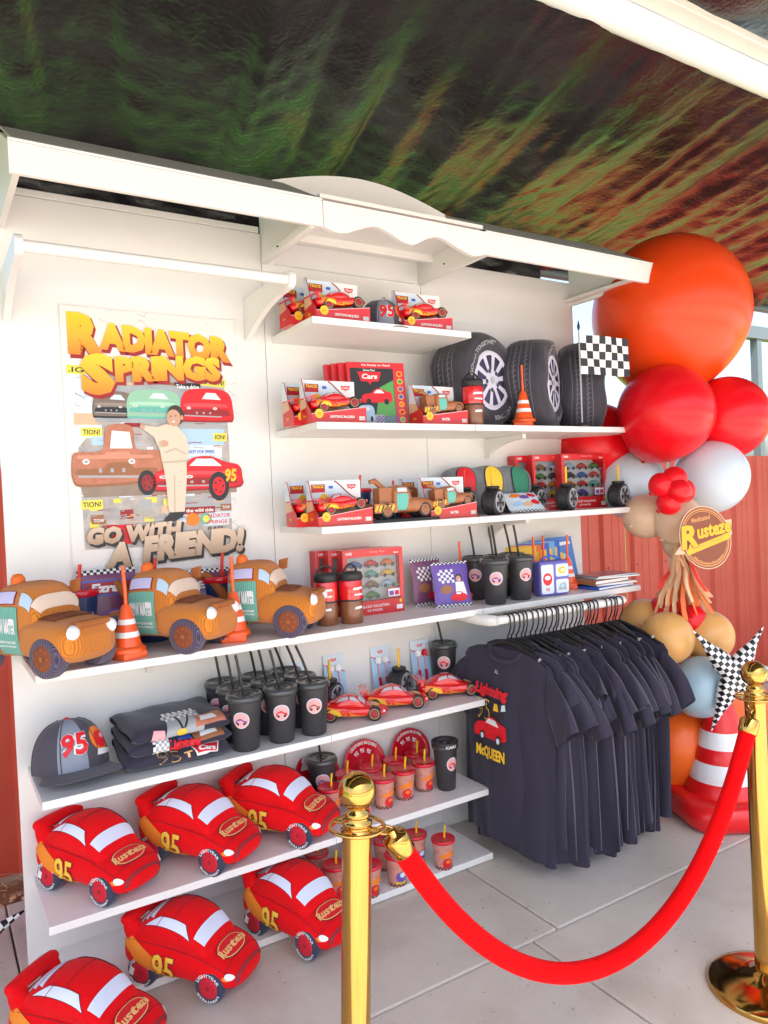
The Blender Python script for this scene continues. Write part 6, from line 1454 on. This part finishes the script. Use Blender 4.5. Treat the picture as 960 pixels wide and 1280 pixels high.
# ------------------------------------------------------------------ stanchions and rope
def make_stanchion(label, loc, rot, h, base_r=.16):
    t = thing('stanchion', label, 'barrier post', loc, 0, 'polished brass barrier posts', rot)
    b = B(); b.lathe([(base_r, 0), (base_r, .016), (base_r - .006, .022), (base_r - .03, .030), (.08, .040), (.045, .048), (.038, .056), (.027, .062)], 64, BRASS); b.build('base', t)
    b = B(); b.lathe([(.0285, .055), (.0285, h - .11)], 40, BRASS); b.build('pole', t)
    b = B(); b.lathe([(.0285, h - .118), (.032, h - .116), (.032, h - .110), (.0265, h - .108), (.0265, h - .100), (.029, h - .098), (.029, h - .093), (.020, h - .090), (.0245, h - .083), (.023, h - .076), (.0145, h - .070), (.0145, h - .064)], 40, BRASS); b.build('collar', t)
    b = B(); b.lathe([(.037 * math.cos(a), h - .0365 + .037 * math.sin(a)) for a in [-1.2 + (PI / 2 + 1.2) * k / 20 for k in range(21)]], 40, BRASS, caps=False); b.build('ball_finial', t)
    b = B(); b.tube([(.052 * math.cos(2 * PI * k / 40), .052 * math.sin(2 * PI * k / 40), h - .104) for k in range(41)], .0038, 10, BRASS, False)
    for k in range(4): a = PI / 2 * k + .5; b.tube([(.026 * math.cos(a), .026 * math.sin(a), h - .104), (.052 * math.cos(a), .052 * math.sin(a), h - .104)], .004, 8, BRASS)
    b.build('ring', t); return t
HL, HR = .975, .965
sl_ = make_stanchion('nearer polished brass post with the red rope clipped to its ring', (.702, -1.466, 0), (0, R(3.4), 0), HL)
sr_ = make_stanchion('brass post standing farther off at the edge of the photo, its round base in view', (2.115, -1.44, 0), (0, R(-.5), 0), HR + .01)
A = Vector((.815, -1.485, .855)); Z = Vector((2.035, -1.475, .845))
rope = thing('velvet_rope', 'red velvet barrier rope with brass ends sagging between the two brass posts', 'rope', (1.42, -1.46, .4))
loc0 = Vector((1.42, -1.46, .4))
def rp(s, sag=.475):
    p = A.lerp(Z, s); u_ = 2 * s - 1; p.z -= sag * (1 - (.80 * u_ * u_ + .20 * abs(u_) ** 4)); p.y -= .015 * (1 - u_ * u_); return p - loc0
b = B(); b.tube([rp(.016 + .968 * k / 80) for k in range(81)], .0225, 24, VELV); b.build('velvet_tube', rope)
for end in (0, 1):
    p0 = rp(end); p1 = rp(.02 if end == 0 else .98); d = (p0 - p1).normalized(); T_ = Matrix.Translation(p1) @ d.to_track_quat('Z', 'Y').to_matrix().to_4x4()
    b = B(); b.lathe([(.0242, -.01), (.0255, -.008), (.0255, .028), (.022, .034), (.010, .036), (.010, .046), (.002, .048)], 28, BRASS, T_); b.build('end_cap', rope)
    tgt = (Vector((.745, -1.475, .870)) if end == 0 else Vector((2.062, -1.445, .860))) - loc0; st_ = p1 + d * .046
    b = B()
    for q in range(3):
        c = st_.lerp(tgt, (q + .5) / 3); ax = (tgt - st_).normalized(); sdv = ax.cross(Vector((0, 0, 1) if q % 2 else (0, 1, 0))).normalized(); ll = (tgt - st_).length / 3 * .68
        b.tube([c + ax * ll * math.cos(2 * PI * k / 16) + sdv * .008 * math.sin(2 * PI * k / 16) for k in range(17)], .0026, 8, BRASS, False)
    b.build('hook', rope)
